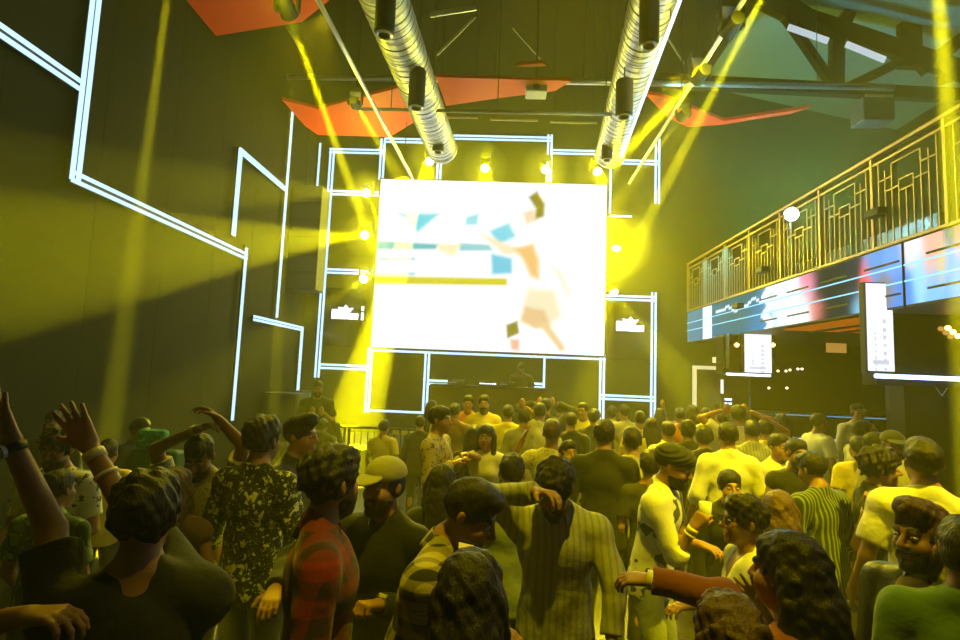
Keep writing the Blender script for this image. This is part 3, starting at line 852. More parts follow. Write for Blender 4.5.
# roof truss on the right
TY = 9.3
def tp(x, y): return at_y(x, y, TY)
root = empty('roof_truss', tp(850, 90), 'heavy black roof truss at the top right above the balcony', 'truss')
M_truss = mat('truss_black', (.006, .006, .006), .7, spec=.1)
def member(a, b, w, nm): MB().bar(tp(*a), tp(*b), w * 1.35, .14, up=(0, -1, 0)).build(nm, M_truss, root)
member((700, -30), (785, 12), .2, 'top_chord'); member((785, 12), (1000, 84), .24, 'top_chord')
member((640, 80), (1000, 98), .16, 'bottom_chord')
member((837, 40), (836, 88), .16, 'vertical'); member((785, 16), (832, 84), .09, 'diagonal')
member((837, 40), (862, -20), .16, 'diagonal'); member((900, 62), (846, 88), .10, 'diagonal')
member((920, 70), (990, 18), .16, 'diagonal'); member((910, 68), (908, -30), .26, 'vertical')
member((940, 80), (1000, 60), .12, 'diagonal'); member((838, 36), (760, -20), .1, 'diagonal')
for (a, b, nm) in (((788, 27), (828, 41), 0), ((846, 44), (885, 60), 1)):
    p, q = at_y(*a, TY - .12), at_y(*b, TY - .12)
    tag(MB().bar(p, q, .11, .03, up=(0, -1, 0)).build('truss_strip', emis('strip_glow', (.75, .9, .9), .75)), ['left', 'right'][nm] + ' bright silver strip fixed on the black roof truss', 'light strip')  # brightness of the silver strips is put in as emission
# thin brace wires and grey bars seen against the dark roof
for a, b, w, lab in (((475, 17), (437, 55), .035, 'thin slanting brace between the ducts, on the left'), ((513, 28), (544, 63), .02, 'thin slanting brace between the ducts, on the right'),
                     ((430, 15), (476, 8), .09, 'short grey bar near the picture top between the ducts'), ((668, 38), (684, 64), .02, 'thin slanting brace right of the right duct')):
    tag(MB().bar(at_y(*a, 8.9), at_y(*b, 8.9), w, .03, up=(0, -1, 0)).build('ceiling_brace', mat('brace_grey', (.5, .52, .5), .4, .3)), lab, 'brace')
c = at_y(536, 92, 8.8)
root = empty('projector', c, 'small pale projector hanging between the ducts below the long pipe', 'projector')
MB().cbox((c[0], 8.8, c[2]), (.36, .3, .12)).build('body', mat('proj_white', (.7, .7, .65), .4), root, bevel=.02)
MB().tube((c[0], 8.62, c[2]), (c[0], 8.65, c[2]), .05).build('lens', M_gloss, root)
MB().tube((c[0], 8.8, c[2] + .06), (c[0], 8.8, 9), .02).build('mount', M_steel, root)
c = at_y(872, 113, 8.8)
root = empty('ceiling_box', c, 'dark box hanging under the truss above the balcony rail', 'speaker')
MB().cbox((c[0], 8.8, c[2]), (.5, .35, .4)).build('cabinet', M_black, root, bevel=.02)
MB().cbox((c[0], 8.62, c[2] + .2), (.45, .02, .05)).build('edge', mat('brace_grey', (.5, .52, .5), .4, .3), root)

# ------------------------------------------------------------------ moving heads
def moving_head(loc, target, label, big=1.0, lens=None):
    loc = Vector([float(c) for c in loc]); t = Vector([float(c) for c in target]); d = (t - loc).normalized()
    root = empty('moving_head', loc, label, 'stage light', 'moving head lights')
    s = .11 * big
    MB().cbox(loc + Vector((0, .05, s * 2.3)), (s * 2.2, s * 1.8, s * .9)).build('base', M_steel, root, bevel=.01)
    for k in (-1, 1): MB().bar(loc + Vector((k * s * 1.15, 0, s * 2)), loc + Vector((k * s * 1.15, 0, -s * .3)), s * .25, s * .7).build('yoke_arm', M_steel, root)
    MB().tube(loc - d * s * 1.4, loc + d * s * .8, s * .7, s * .95, 14).build('head', M_steel, root, smooth=False)
    MB().tube(loc + d * s * .82, loc + d * s * .9, s * .8, s * .8, 14).build('lens', lens or M_lens, root)
    if loc.y > 11: MB().bar(loc + Vector((0, .05, s * 2.3)), (loc.x, BACK_Y - .01, loc.z + s * 2.3), .05, .05).build('bracket', M_steel, root)
    else: MB().tube(loc + Vector((0, .05, s * 2.7)), (loc.x, loc.y + .05, 8.9), .012, n=8).build('suspension', M_steel, root)
    return loc + d * s * 1.3

for _lab, _loc, _tgt, _big in LAMPS:
    moving_head(_loc, _tgt, _lab, _big)
# ------------------------------------------------------------------ haze filling the hall
def haze():
    m = bpy.data.materials.new('haze'); m.use_nodes = True
    nt = m.node_tree; nt.nodes.clear()
    v = nt.nodes.new('ShaderNodeVolumeScatter'); o = nt.nodes.new('ShaderNodeOutputMaterial')
    v.inputs['Color'].default_value = (1, 1, .28, 1); v.inputs['Density'].default_value = HAZE; v.inputs['Anisotropy'].default_value = 0.0  # yellow of the lamp light is put into the scatter colour
    nt.links.new(v.outputs[0], o.inputs['Volume'])
    sec = [(LEFT_X + .02, .01), (BAL_X - .04, .01), (BAL_X - .04, 3.62), (8.95, 3.62), (8.95, 6.9), (1.0, 7.3), (LEFT_X + .02, 7.3)]
    ob = MB().prism([(x, Y0 + .05, z) for x, z in sec[::-1]], (0, BACK_Y - .22 - Y0 - .05, 0)).build('haze', m)
    tag(ob, 'thin smoke haze filling the whole hall', 'haze', kind='stuff')
haze()
def smoke():
    """smoke balls added round the lamps beside the screen to give them a glow"""
    m = bpy.data.materials.new('smoke'); m.use_nodes = True
    nt = m.node_tree; nt.nodes.clear()
    v = nt.nodes.new('ShaderNodeVolumeScatter'); o = nt.nodes.new('ShaderNodeOutputMaterial')
    v.inputs['Color'].default_value = (1, 1, .3, 1); v.inputs['Density'].default_value = .09  # tinted with the lamps' yellow like the haze
    nt.links.new(v.outputs[0], o.inputs['Volume'])
    mb = MB()
    for x, y, r in ((430, 160, .5), (485, 167, .5), (545, 168, .5), (597, 170, .5), (368, 193, .5), (366, 235, .5), (365, 278, .5), (617, 245, .75)):
        mb.ball(px_y(x, y, LY - .35), r, 16)
    tag(mb.build('smoke', m, smooth=True), 'added smoke balls giving the lamps by the screen a halo', 'smoke', kind='stuff')
smoke()
# ================================================================== people
def unit(v):
    v = np.asarray(v, float); return v / (np.linalg.norm(v) + 1e-9)

def rotx(a): c, s = cos(a), sin(a); return np.array(((1, 0, 0), (0, c, -s), (0, s, c)))
def roty(a): c, s = cos(a), sin(a); return np.array(((c, 0, s), (0, 1, 0), (-s, 0, c)))
def rotz(a): c, s = cos(a), sin(a); return np.array(((c, -s, 0), (s, c, 0), (0, 0, 1)))

class Frame:
    def __init__(self, o, R, s=1.0): self.o = np.asarray(o, float); self.R = R; self.s = s
    def p(self, v): return self.o + self.R @ (np.asarray(v, float) * self.s)
    def d(self, v): return self.R @ np.asarray(v, float)

def cap(a, b, ra, rb, k=.02, cut=False, cut0=False):
    a = np.asarray(a, float); b = np.asarray(b, float); m = max(ra, rb)
    lo_, hi_ = np.minimum(a, b) - m, np.maximum(a, b) + m
    ab = b - a; L2 = float(ab @ ab + 1e-12); L = math.sqrt(L2)
    a = a.astype(np.float32); ab = ab.astype(np.float32); ra = float(ra); rb = float(rb)
    def fn(P):
        q = P - a
        t0 = (q @ ab) / L2
        t = np.clip(t0, 0, 1)
        e = q - t[..., None] * ab
        d = np.sqrt(np.einsum('...i,...i->...', e, e)) - (ra + (rb - ra) * t)
        if cut: d = np.maximum(d, (t0 - 1) * L)
        if cut0: d = np.maximum(d, -t0 * L)
        return d
    return (lo_, hi_, fn, k, 'u')

def ell(fr, c, r, k=.02, op='u', tilt=None):
    o = fr.p(c); R = fr.R if tilt is None else fr.R @ tilt; r = np.asarray(r, float) * fr.s; m = r.max()
    of = o.astype(np.float32); Rf = (R / r).astype(np.float32); ri = (1 / r).astype(np.float32)
    def fn(P):
        q = (P - of) @ Rf
        k0 = np.sqrt(np.einsum('...i,...i->...', q, q)); q = q * ri; k1 = np.sqrt(np.einsum('...i,...i->...', q, q))
        return k0 * (k0 - 1) / (k1 + 1e-9)
    return (o - m, o + m, fn, k, op)

def plane(fr, c, n, k=.01):
    """keep the side n points away from"""
    o = fr.p(c).astype(np.float32); n = unit(fr.d(n)).astype(np.float32)
    return (None, None, lambda P: (P - o) @ n, k, 'i')

_WD = np.random.RandomState(3).normal(size=(9, 3)); _WD /= np.linalg.norm(_WD, axis=1)[:, None]
def wave(P, f, ph):
    """lumpy noise: waves running in many directions"""
    r = 0
    for i, d in enumerate(_WD): r = r + np.sin((P @ d) * f * (.7 + .09 * i) + ph * (i + 1.3))
    return r * .45

def field(prims, h, disp=None):
    adds = [p for p in prims if p[4] == 'u']
    lo = np.min([p[0] for p in adds], 0) - 3 * h - .012; hi = np.max([p[1] for p in adds], 0) + 3 * h + .012
    n = np.maximum(4, np.ceil((hi - lo) / h).astype(int) + 1)
    F = np.full(n, 1.0, np.float32)
    ax = [lo[i] + h * np.arange(n[i]) for i in range(3)]
    def grid(i0, i1):
        g = np.empty((i1[0]-i0[0], i1[1]-i0[1], i1[2]-i0[2], 3), np.float32)
        g[..., 0] = ax[0][i0[0]:i1[0], None, None]; g[..., 1] = ax[1][None, i0[1]:i1[1], None]; g[..., 2] = ax[2][None, None, i0[2]:i1[2]]
        return g
    for plo, phi, fn, k, op in prims:
        if plo is None:
            i0 = np.zeros(3, int); i1 = n
        else:
            mg = k + 2.5 * h
            i0 = np.clip(np.floor((plo - mg - lo) / h).astype(int), 0, n - 1); i1 = np.clip(np.ceil((phi + mg - lo) / h).astype(int) + 1, 1, n)
            if (i1 <= i0).any(): continue
        sl = tuple(slice(i0[i], i1[i]) for i in range(3))
        A = F[sl]; B = fn(grid(i0, i1)).astype(np.float32)
        if op == 'u':
            t = np.clip(.5 + .5 * (B - A) / k, 0, 1); F[sl] = B + (A - B) * t - k * t * (1 - t)
        elif op == 's':      # subtract
            B = -B; t = np.clip(.5 - .5 * (B - A) / k, 0, 1); F[sl] = B + (A - B) * t + k * t * (1 - t)
        else:                # intersect
            F[sl] = np.maximum(A, B)
    if disp is not None:
        near = np.abs(F) < .018
        idx = np.argwhere(near)
        if len(idx):
            P = lo + idx * h
            F[near] += disp(P).astype(np.float32)
    return F, lo, h

EDGES = [((0,0,0),(1,0,0)),((0,1,0),(1,1,0)),((0,0,1),(1,0,1)),((0,1,1),(1,1,1)),
         ((0,0,0),(0,1,0)),((1,0,0),(1,1,0)),((0,0,1),(0,1,1)),((1,0,1),(1,1,1)),
         ((0,0,0),(0,0,1)),((1,0,0),(1,0,1)),((0,1,0),(0,1,1)),((1,1,0),(1,1,1))]
def nets(F, lo, h):
    S = F < 0
    c = np.zeros(tuple(d - 1 for d in F.shape), np.uint8)
    for i in (0, 1):
        for j in (0, 1):
            for k in (0, 1):
                c += S[i:F.shape[0]-1+i, j:F.shape[1]-1+j, k:F.shape[2]-1+k]
    cells = np.argwhere((c > 0) & (c < 8))
    vid = np.full(c.shape, -1, np.int32); vid[tuple(cells.T)] = np.arange(len(cells))
    acc = np.zeros((len(cells), 3)); cnt = np.zeros(len(cells))
    for a, b in EDGES:
        fa = F[tuple((cells + a).T)]; fb = F[tuple((cells + b).T)]
        m = (fa < 0) != (fb < 0)
        t = np.where(m, fa / np.where(m, fa - fb, 1), 0)
        acc[m] += (np.array(a) + (np.array(b) - np.array(a)) * t[:, None])[m]; cnt[m] += 1
    V = lo + (cells + acc / cnt[:, None]) * h
    quads = []
    for axn in range(3):
        o1, o2 = [(1, 2), (2, 0), (0, 1)][axn]
        sl0 = [slice(None)] * 3; sl1 = [slice(None)] * 3
        sl0[axn] = slice(0, -1); sl1[axn] = slice(1, None)
        X = S[tuple(sl0)] != S[tuple(sl1)]
        e = np.argwhere(X)
        e = e[(e[:, o1] > 0) & (e[:, o2] > 0) & (e[:, o1] < F.shape[o1] - 1) & (e[:, o2] < F.shape[o2] - 1)]
        ins = S[tuple(e.T)]
        d1 = np.zeros(3, int); d1[o1] = 1; d2 = np.zeros(3, int); d2[o2] = 1
        q = np.stack([vid[tuple((e - d1 - d2).T)], vid[tuple((e - d2).T)], vid[tuple(e.T)], vid[tuple((e - d1).T)]], 1)
        q[~ins] = q[~ins][:, ::-1]
        quads.append(q)
    Q = np.concatenate(quads) if quads else np.zeros((0, 4), int)
    Q = Q[(Q >= 0).all(1)]
    return V, Q

def relax(V, Q, n=1, lam=.5):
    if not len(Q): return V
    I = np.concatenate([Q[:, i] for i in range(4)] * 2); J = np.concatenate([Q[:, (i + 1) % 4] for i in range(4)] + [Q[:, (i + 3) % 4] for i in range(4)])
    cnt = np.maximum(np.bincount(I, minlength=len(V)), 1)[:, None]
    for _ in range(n):
        acc = np.stack([np.bincount(I, weights=V[J, c], minlength=len(V)) for c in range(3)], 1)
        V = V + lam * (acc / cnt - V)
    return V

def mesh_of(name, V, Q, m, parent=None, col=None):
    me = bpy.data.meshes.new(name)
    me.vertices.add(len(V)); me.vertices.foreach_set('co', V.astype(np.float32).ravel())
    me.loops.add(len(Q) * 4); me.loops.foreach_set('vertex_index', Q.astype(np.int32).ravel())
    me.polygons.add(len(Q)); me.polygons.foreach_set('loop_start', np.arange(0, len(Q) * 4, 4, dtype=np.int32))
    try: me.polygons.foreach_set('loop_total', np.full(len(Q), 4, dtype=np.int32))
    except Exception: pass
    me.polygons.foreach_set('use_smooth', np.ones(len(Q), bool))
    me.update(calc_edges=True); me.validate()
    me.materials.append(m)
    if col is not None:
        at = me.color_attributes.new('Col', 'FLOAT_COLOR', 'POINT'); at.data.foreach_set('color', col.astype(np.float32).ravel())
    o = bpy.data.objects.new(name, me); COL.objects.link(o)
    if parent is not None: o.parent = parent
    return o

def solid(name, prims, h, m, parent=None, disp=None, smooth=0, colfn=None):
    F, lo, hh = field(prims, h, disp)
    V, Q = nets(F, lo, hh)
    if smooth: V = relax(V, Q, smooth)
    return mesh_of(name, V, Q, m, parent, None if colfn is None else colfn(V))

# ------------------------------------------------------------------ cloth, skin and hair materials
def skin_mat():
    m = bpy.data.materials.new('skin'); m.use_nodes = True
    nt = m.node_tree; b = nt.nodes['Principled BSDF']
    a = nt.nodes.new('ShaderNodeAttribute'); a.attribute_name = 'Col'
    nt.links.new(a.outputs['Color'], b.inputs['Base Color']); b.inputs['Roughness'].default_value = .5
    b.inputs['Specular IOR Level'].default_value = .45
    return m
M_skin = skin_mat()

def hair_mat(name, c, c2):
    m = bpy.data.materials.new(name); m.use_nodes = True
    nt = m.node_tree; b = nt.nodes['Principled BSDF']; b.inputs['Roughness'].default_value = .5; b.inputs['Specular IOR Level'].default_value = .35
    tc = nt.nodes.new('ShaderNodeTexCoord'); mp = nt.nodes.new('ShaderNodeMapping'); mp.inputs['Scale'].default_value = (160, 160, 22)
    n = nt.nodes.new('ShaderNodeTexNoise'); n.inputs['Scale'].default_value = 1.0; n.inputs['Detail'].default_value = 3
    nt.links.new(tc.outputs['Object'], mp.inputs[0]); nt.links.new(mp.outputs[0], n.inputs['Vector'])
    mx = nt.nodes.new('ShaderNodeMix'); mx.data_type = 'RGBA'; mx.inputs[6].default_value = (*c, 1); mx.inputs[7].default_value = (*c2, 1)
    nt.links.new(n.outputs['Fac'], mx.inputs[0]); nt.links.new(mx.outputs[2], b.inputs['Base Color'])
    bp = nt.nodes.new('ShaderNodeBump'); bp.inputs['Strength'].default_value = .9; bp.inputs['Distance'].default_value = .006
    nt.links.new(n.outputs['Fac'], bp.inputs['Height']); nt.links.new(bp.outputs['Normal'], b.inputs['Normal'])
    return m
H_black = hair_mat('hair_black', (.012, .010, .008), (.045, .035, .025))
H_brown = hair_mat('hair_brown', (.05, .028, .014), (.16, .09, .04))
H_light = hair_mat('hair_light_brown', (.10, .06, .025), (.24, .15, .07))

def cloth(name, c, kind='plain', c2=(0, 0, 0), scale=1.0, rough=.8):
    if name in MATS: return MATS[name]
    m = bpy.data.materials.new(name); m.use_nodes = True
    nt = m.node_tree; N = nt.nodes; L = nt.links; b = N['Principled BSDF']
    b.inputs['Base Color'].default_value = (*c, 1); b.inputs['Roughness'].default_value = rough
    b.inputs['Specular IOR Level'].default_value = .25; b.inputs['Sheen Weight'].default_value = .15
    tc = N.new('ShaderNodeTexCoord'); co = tc.outputs['Object']
    def math_(op, a, v=None):
        q = N.new('ShaderNodeMath'); q.operation = op
        if isinstance(a, (int, float)): q.inputs[0].default_value = a
        else: L.new(a, q.inputs[0])
        if v is not None:
            if isinstance(v, (int, float)): q.inputs[1].default_value = v
            else: L.new(v, q.inputs[1])
        return q.outputs[0]
    sx = N.new('ShaderNodeSeparateXYZ'); L.new(co, sx.inputs[0])
    fac = None
    if kind == 'plaid':
        ang = math_('ARCTAN2', sx.outputs[0], sx.outputs[1])
        u = math_('MULTIPLY', math_('ADD', sx.outputs[0], math_('MULTIPLY', sx.outputs[1], .35)), scale)
        v = math_('MULTIPLY', sx.outputs[2], scale)
        a = math_('GREATER_THAN', math_('SINE', u), 0.0); e = math_('GREATER_THAN', math_('SINE', v), 0.0)
        fac = math_('MULTIPLY', math_('ADD', a, e), .5)
    elif kind == 'stripe':
        u = math_('MULTIPLY', math_('ADD', sx.outputs[0], math_('MULTIPLY', sx.outputs[1], .25)), scale)
        fac = math_('GREATER_THAN', math_('SINE', u), .35)
    elif kind in ('floral', 'print'):
        v = N.new('ShaderNodeTexVoronoi'); v.inputs['Scale'].default_value = scale
        n = N.new('ShaderNodeTexNoise'); n.inputs['Scale'].default_value = scale * 1.6; n.inputs['Detail'].default_value = 2
        L.new(co, n.inputs['Vector'])
        mxv = N.new('ShaderNodeVectorMath'); mxv.operation = 'MULTIPLY_ADD'; mxv.inputs[1].default_value = (.10,) * 3 if kind == 'floral' else (.2,) * 3
        L.new(n.outputs['Color'], mxv.inputs[0]); L.new(co, mxv.inputs[2]); L.new(mxv.outputs[0], v.inputs['Vector'])
        fac = math_('LESS_THAN', v.outputs['Distance'], .36 if kind == 'floral' else .30)
        if kind == 'floral':
            v2 = N.new('ShaderNodeTexVoronoi'); v2.inputs['Scale'].default_value = scale * 2.3; L.new(mxv.outputs[0], v2.inputs['Vector'])
            f2 = math_('MULTIPLY', math_('LESS_THAN', v2.outputs['Distance'], .22), .7); fac = math_('MAXIMUM', fac, f2)
    if fac is not None:
        mx = N.new('ShaderNodeMix'); mx.data_type = 'RGBA'; mx.inputs[6].default_value = (*c, 1); mx.inputs[7].default_value = (*c2, 1)
        L.new(fac, mx.inputs[0]); L.new(mx.outputs[2], b.inputs['Base Color'])
    n = N.new('ShaderNodeTexNoise'); n.inputs['Scale'].default_value = 14; n.inputs['Detail'].default_value = 5; L.new(co, n.inputs['Vector'])
    bp = N.new('ShaderNodeBump'); bp.inputs['Strength'].default_value = .5; bp.inputs['Distance'].default_value = .02
    L.new(n.outputs['Fac'], bp.inputs['Height']); L.new(bp.outputs['Normal'], b.inputs['Normal'])
    MATS[name] = m
    return m
C = dict(
    black=cloth('cloth_black', (.018, .018, .018)), dark=cloth('cloth_dark', (.04, .04, .038)), white=cloth('cloth_white', (.78, .77, .72)),
    cream=cloth('cloth_cream', (.70, .66, .48)), yellow=cloth('cloth_yellow', (.80, .66, .10)), orange=cloth('cloth_orange', (.75, .25, .06)),
    sage=cloth('cloth_sage', (.40, .46, .26)), green=cloth('cloth_green', (.09, .17, .07)), rust=cloth('cloth_rust', (.22, .06, .025)),
    redplaid=cloth('cloth_red_plaid', (.24, .018, .012), 'plaid', (.04, .012, .010), 62), yelplaid=cloth('cloth_check', (.03, .028, .02), 'plaid', (.50, .42, .22), 100),
    floral=cloth('cloth_floral', (.02, .022, .018), 'floral', (.62, .62, .38), 23), tanfloral=cloth('cloth_tan_floral', (.45, .36, .16), 'floral', (.10, .07, .03), 22),
    pin=cloth('cloth_pinstripe', (.42, .42, .33), 'stripe', (.30, .30, .23), 210), stripe=cloth('cloth_stripe', (.035, .045, .03), 'stripe', (.22, .28, .14), 250),
    printw=cloth('cloth_white_print', (.75, .74, .68), 'print', (.06, .06, .05), 7), bw=cloth('cloth_pattern', (.66, .64, .52), 'print', (.04, .04, .035), 13),
    leaf=cloth('cloth_leaf', (.05, .09, .035), 'floral', (.24, .34, .14), 12), denim=cloth('denim_light', (.36, .40, .42)), jeans=cloth('denim_dark', (.05, .07, .11)),
    khaki=cloth('cloth_khaki', (.36, .34, .20)), leather=mat('jacket_leather', (.014, .013, .012), .45, bump=.3, bscale=25), grey=cloth('cloth_grey', (.2, .2, .19)),
    pinkw=cloth('cloth_pale_print', (.62, .56, .36), 'print', (.30, .24, .08), 20), brown=cloth('cloth_brown', (.16, .09, .05)))
M_eye = mat('eye_white', (.5, .47, .42), .25)
M_iris = mat('iris_dark', (.02, .012, .008), .15)
M_shoe = mat('shoe_leather', (.03, .028, .026), .4)
M_band = mat('wrist_band', (.75, .68, .45), .5)
M_dial = mat('watch_dial', (.8, .8, .75), .25)

ARM = {  # upper-arm and forearm directions: x outwards, -y forwards
    'down': ((.20, .06, -1), (.10, -.25, -1)), 'loose': ((.28, .0, -1), (.12, -.55, -.8)), 'front': ((.22, -.05, -1), (-.35, -.9, .05)),
    'clasp': ((.25, -.15, -1), (-.55, -.65, .55)), 'phone': ((.22, -.45, -.75), (-.25, -.55, .8)), 'up': ((.42, -.2, .9), (-.12, -.15, 1)),
    'wave': ((.9, -.1, .15), (.15, -.2, 1)), 'high': ((.2, -.1, 1), (.05, -.1, 1)), 'over': ((.75, -.15, .6), (-.9, -.15, .35)),
    'chin': ((.2, -.4, -.8), (-.35, -.35, .9)), 'out': ((.9, -.3, -.15), (.6, -.75, .1)), 'hip': ((.5, .15, -.8), (-.35, -.35, -.5)),
}
rnd = random.Random(11)
PLOG = []

def person(label, px, py, Y, face, hair='short', top='dark', sleeve='short', legs='jeans', L='down', R='down', lean=0, side=0,
           hyaw=0, hpitch=0, hroll=0, female=False, hm=None, skin=1.0, beard=0, floor=0.0, fingers='relax', group=None, band=(), watch=(),
           collar=False, cap_=None, glasses=False, hem=-.13, scale=None, open_jacket=None, shortlegs=False, neckl='round', fL=None, fR=None, dress=False):
    Hc = at_y(px, py, Y)
    a = radians(face)
    Rz = rotz(a)
    # unit skeleton
    sw = .160 if female else .180
    lt = radians(lean)
    Rt = roty(radians(side)) @ rotx(lt)
    P0 = np.array((0, .02 * lean / 20, .94))
    Rh = Rt @ rotz(radians(hyaw)) @ roty(radians(hroll)) @ rotx(radians(hpitch) - lt * .45)
    N0 = P0 + Rt @ np.array((0, .012, .525))
    hc0 = N0 + (Rt @ np.array((0, -.012, .022))) + Rh @ np.array((0, -.022, .125))
    s = (Hc[2] - floor) / hc0[2]
    if scale: s = scale
    root = np.array((Hc[0], Hc[1], floor)) - Rz @ np.array((hc0[0] * s, hc0[1] * s, 0))
    if scale: root[2] = floor
    PLOG.append((label, round(s, 2))); print('PERSON', round(s, 2), [round(float(v), 2) for v in root], label)
    h = min(.015, max(.0048, Y * .0026))
    hh = min(.012, max(.0036, Y * .0021))
    T = Frame(P0 * s, Rt, s); HD = Frame(hc0 * s, Rh, s)
    def loc(w): return Rz.T @ (np.asarray(w, float) - root)
    k = .03 * s
    B = []
    wq = .92 if female else 1.0
    B += [ell(T, (0, 0, .02), (.158 if not female else .165, .105, .13), k), ell(T, (0, -.004, .17), (.138 * wq, .098, .17), k), ell(T, (0, -.004, .35), (.162 * wq, .108, .17), k)]
    if female: B += [ell(T, (x, -.085, .33), (.06, .05, .06), k) for x in (-.065, .065)]
    B += [cap(T.p((-sw + .03, 0, .452)), T.p((sw - .03, 0, .452)), .058 * s, .058 * s, k)]
    B += [cap(T.p((x, .012, .452)), T.p((0, .012, .555)), .046 * s, .045 * s, k) for x in (-.14, .14)]
    B += [cap(T.p((0, .014, .49)), HD.p((0, .012, -.05)), .056 * s * (wq if female else 1), .052 * s * wq, .02 * s)]
    # head
    k2 = .016 * s
    B += [ell(HD, (0, .014, .032), (.075, .093, .088), k2), ell(HD, (0, -.030, -.035), (.061, .060, .086), k2), ell(HD, (0, -.040, -.075), (.047 if not female else .042, .048, .040), k2),
          ell(HD, (0, -.080, -.100), (.020, .018, .018), k2)]
    B += [ell(HD, (x, -.060, -.032), (.026, .026, .03), k2) for x in (-.036, .036)]
    B += [cap(HD.p((-.034, -.080, .024)), HD.p((.034, -.080, .024)), .013 * s, .013 * s, k2)]
    detail = Y < 5
    if detail:
        B += [ell(HD, (x, -.097, .004), (.018, .016, .012), .008 * s, 's') for x in (-.031, .031)]
    B += [cap(HD.p((0, -.088, .014)), HD.p((0, -.112, -.028)), .0075 * s, .0125 * s, .008 * s)]
    B += [ell(HD, (x, -.100, -.031), (.009, .010, .008), .006 * s) for x in (-.011, .011)]
    if detail:
        B += [cap(HD.p((-.017, -.088, -.060)), HD.p((.017, -.088, -.060)), .0075 * s, .0075 * s, .006 * s), cap(HD.p((-.015, -.088, -.073)), HD.p((.015, -.088, -.073)), .008 * s, .008 * s, .005 * s)]
        B += [cap(HD.p((-.022, -.099, -.0665)), HD.p((.022, -.099, -.0665)), .003 * s, .003 * s, .003 * s)[:4] + ('s',)]
    B += [ell(HD, (x * 1.0, .010, -.006), (.009, .0165, .027), .006 * s, tilt=rotz(-.35 if x > 0 else .35) @ rotx(-.2)) for x in (-.076, .076)]
    B += [ell(HD, (x, .004, -.004), (.006, .009, .014), .004 * s, 's') for x in (-.088, .088)]
    # legs
    hips = {}
    for sg in (-1, 1):
        hip = np.array((sg * .088, 0.0 + P0[1], .90)) * s; kn = np.array((sg * (.10 + rnd.uniform(-.01, .02)), -.03 + rnd.uniform(-.05, .02), .49)) * s; an = np.array((sg * .115, .02 + rnd.uniform(-.05, .04), .085)) * s
        hips[sg] = (hip, kn, an)
        B += [cap(hip, kn, .082 * s, .052 * s, k), cap(kn, an, .050 * s, .036 * s, k), ell(Frame(kn + (an - kn) * .3, np.eye(3), s), (0, .018, 0), (.042, .045, .11), k)]
        B += [cap(an + np.array((0, .03, -.05)) * s, an + np.array((sg * .02, -.15, -.06)) * s, .03 * s, .025 * s, .02 * s)]
    # arms
    arms = {}
    for sg, spec in ((1, L), (-1, R)):
        sh = T.p((sg * sw, .004, .450))
        lu, lf = .285 * s, .255 * s
        pose = fingers
        if isinstance(spec, str):
            u, f = ARM[spec]
            jx = rnd.uniform(-.06, .06) if not detail else 0
            u = unit(T.d((sg * u[0] + jx, u[1], u[2]))) if spec not in ('up', 'wave', 'high', 'over') else unit((sg * u[0] + jx, u[1], u[2]))
            f = unit((sg * f[0], f[1] + jx, f[2]))
            el = sh + u * lu; wr = el + f * lf
        else:
            (ex, ey, ed), (wx, wy, wd) = spec[:2]
            e = loc(at_y(ex, ey, Y + ed)); d = e - sh; n = np.linalg.norm(d); el = sh + d / n * min(max(n, lu * .8), lu * 1.18)
            w = loc(at_y(wx, wy, Y + wd)); d = w - el; n = np.linalg.norm(d); wr = el + d / n * min(max(n, lf * .8), lf * 1.2)
            f = unit(wr - el); u = unit(el - sh)
            if len(spec) > 2: pose = spec[2]
        arms[sg] = (sh, el, wr, u, f)
        ar = .86 if female else 1.0
        B += [cap(sh, el, .047 * s * ar, .038 * s * ar, .028 * s), cap(el, wr, .038 * s * ar, .0255 * s * ar, .008 * s), ell(Frame(sh, Rt, s), (0, 0, -.016), (.050 * ar, .050 * ar, .060 * ar), .03 * s)]
        # hand
        hd = f
        if pose in ('relax', 'grip', 'fist'): hd = unit(f + np.array((0, 0, -.12)))
        hint = {1: fL, -1: fR}[sg]
        nrm = Rz.T @ unit(hint) if hint is not None else (np.array((-sg, -.25, 0)) if abs(f[2]) > .55 else np.array((0, -.2, -1.0)))
        nrm = unit(nrm - hd * (nrm @ hd)); lat = np.cross(hd, nrm) * 1.0
        # thumb side: for arms hanging, thumb points forward
        if lat @ np.array((-.3 * sg, -1, .35)) < 0: lat = -lat
        hs = s * ar * .98
        curl = {'open': 6, 'relax': 28, 'fist': 78, 'grip': 58, 'point': 20, 'spread': 4}[pose]
        sp = {'open': .10, 'spread': .26}.get(pose, .04)
        if Y < 6:
            for i in range(4):
                o = (-1.5 + i) * -1
                base = wr + hd * (.088 - .006 * abs(i - 1.2)) * hs + lat * (o * .0195) * hs
                B.append(cap(wr + hd * .008 * hs + lat * (o * .011) * hs, base, .0165 * hs, .0115 * hs, .012 * hs))
                ln = (.078, .086, .080, .062)[i] * hs
                cc = radians(curl * (1 + .08 * i)); ang = 0; p = base; r = .0095 * hs
                fd0 = unit(hd + lat * (o * sp))
                if pose == 'point' and i == 0: cc = radians(4)
                elif pose == 'point': cc = radians(60)
                for j, q in enumerate((.44, .31, .25)):
                    ang += cc * (.8 if j == 0 else 1.0)
                    dd = fd0 * cos(ang) + nrm * sin(ang); p2 = p + dd * ln * q
                    B.append(cap(p, p2, r, r * .9, .004 * hs)); p = p2; r *= .9
            tb = wr + hd * .022 * hs + lat * .022 * hs
            td = unit(hd * .75 + lat * (.75 if pose in ('open', 'spread', 'relax', 'point') else .35) + nrm * .35)
            t1 = tb + td * .045 * hs; td2 = unit(td + hd * .5 + nrm * (.2 if pose == 'open' else .6)); t2 = t1 + td2 * .034 * hs
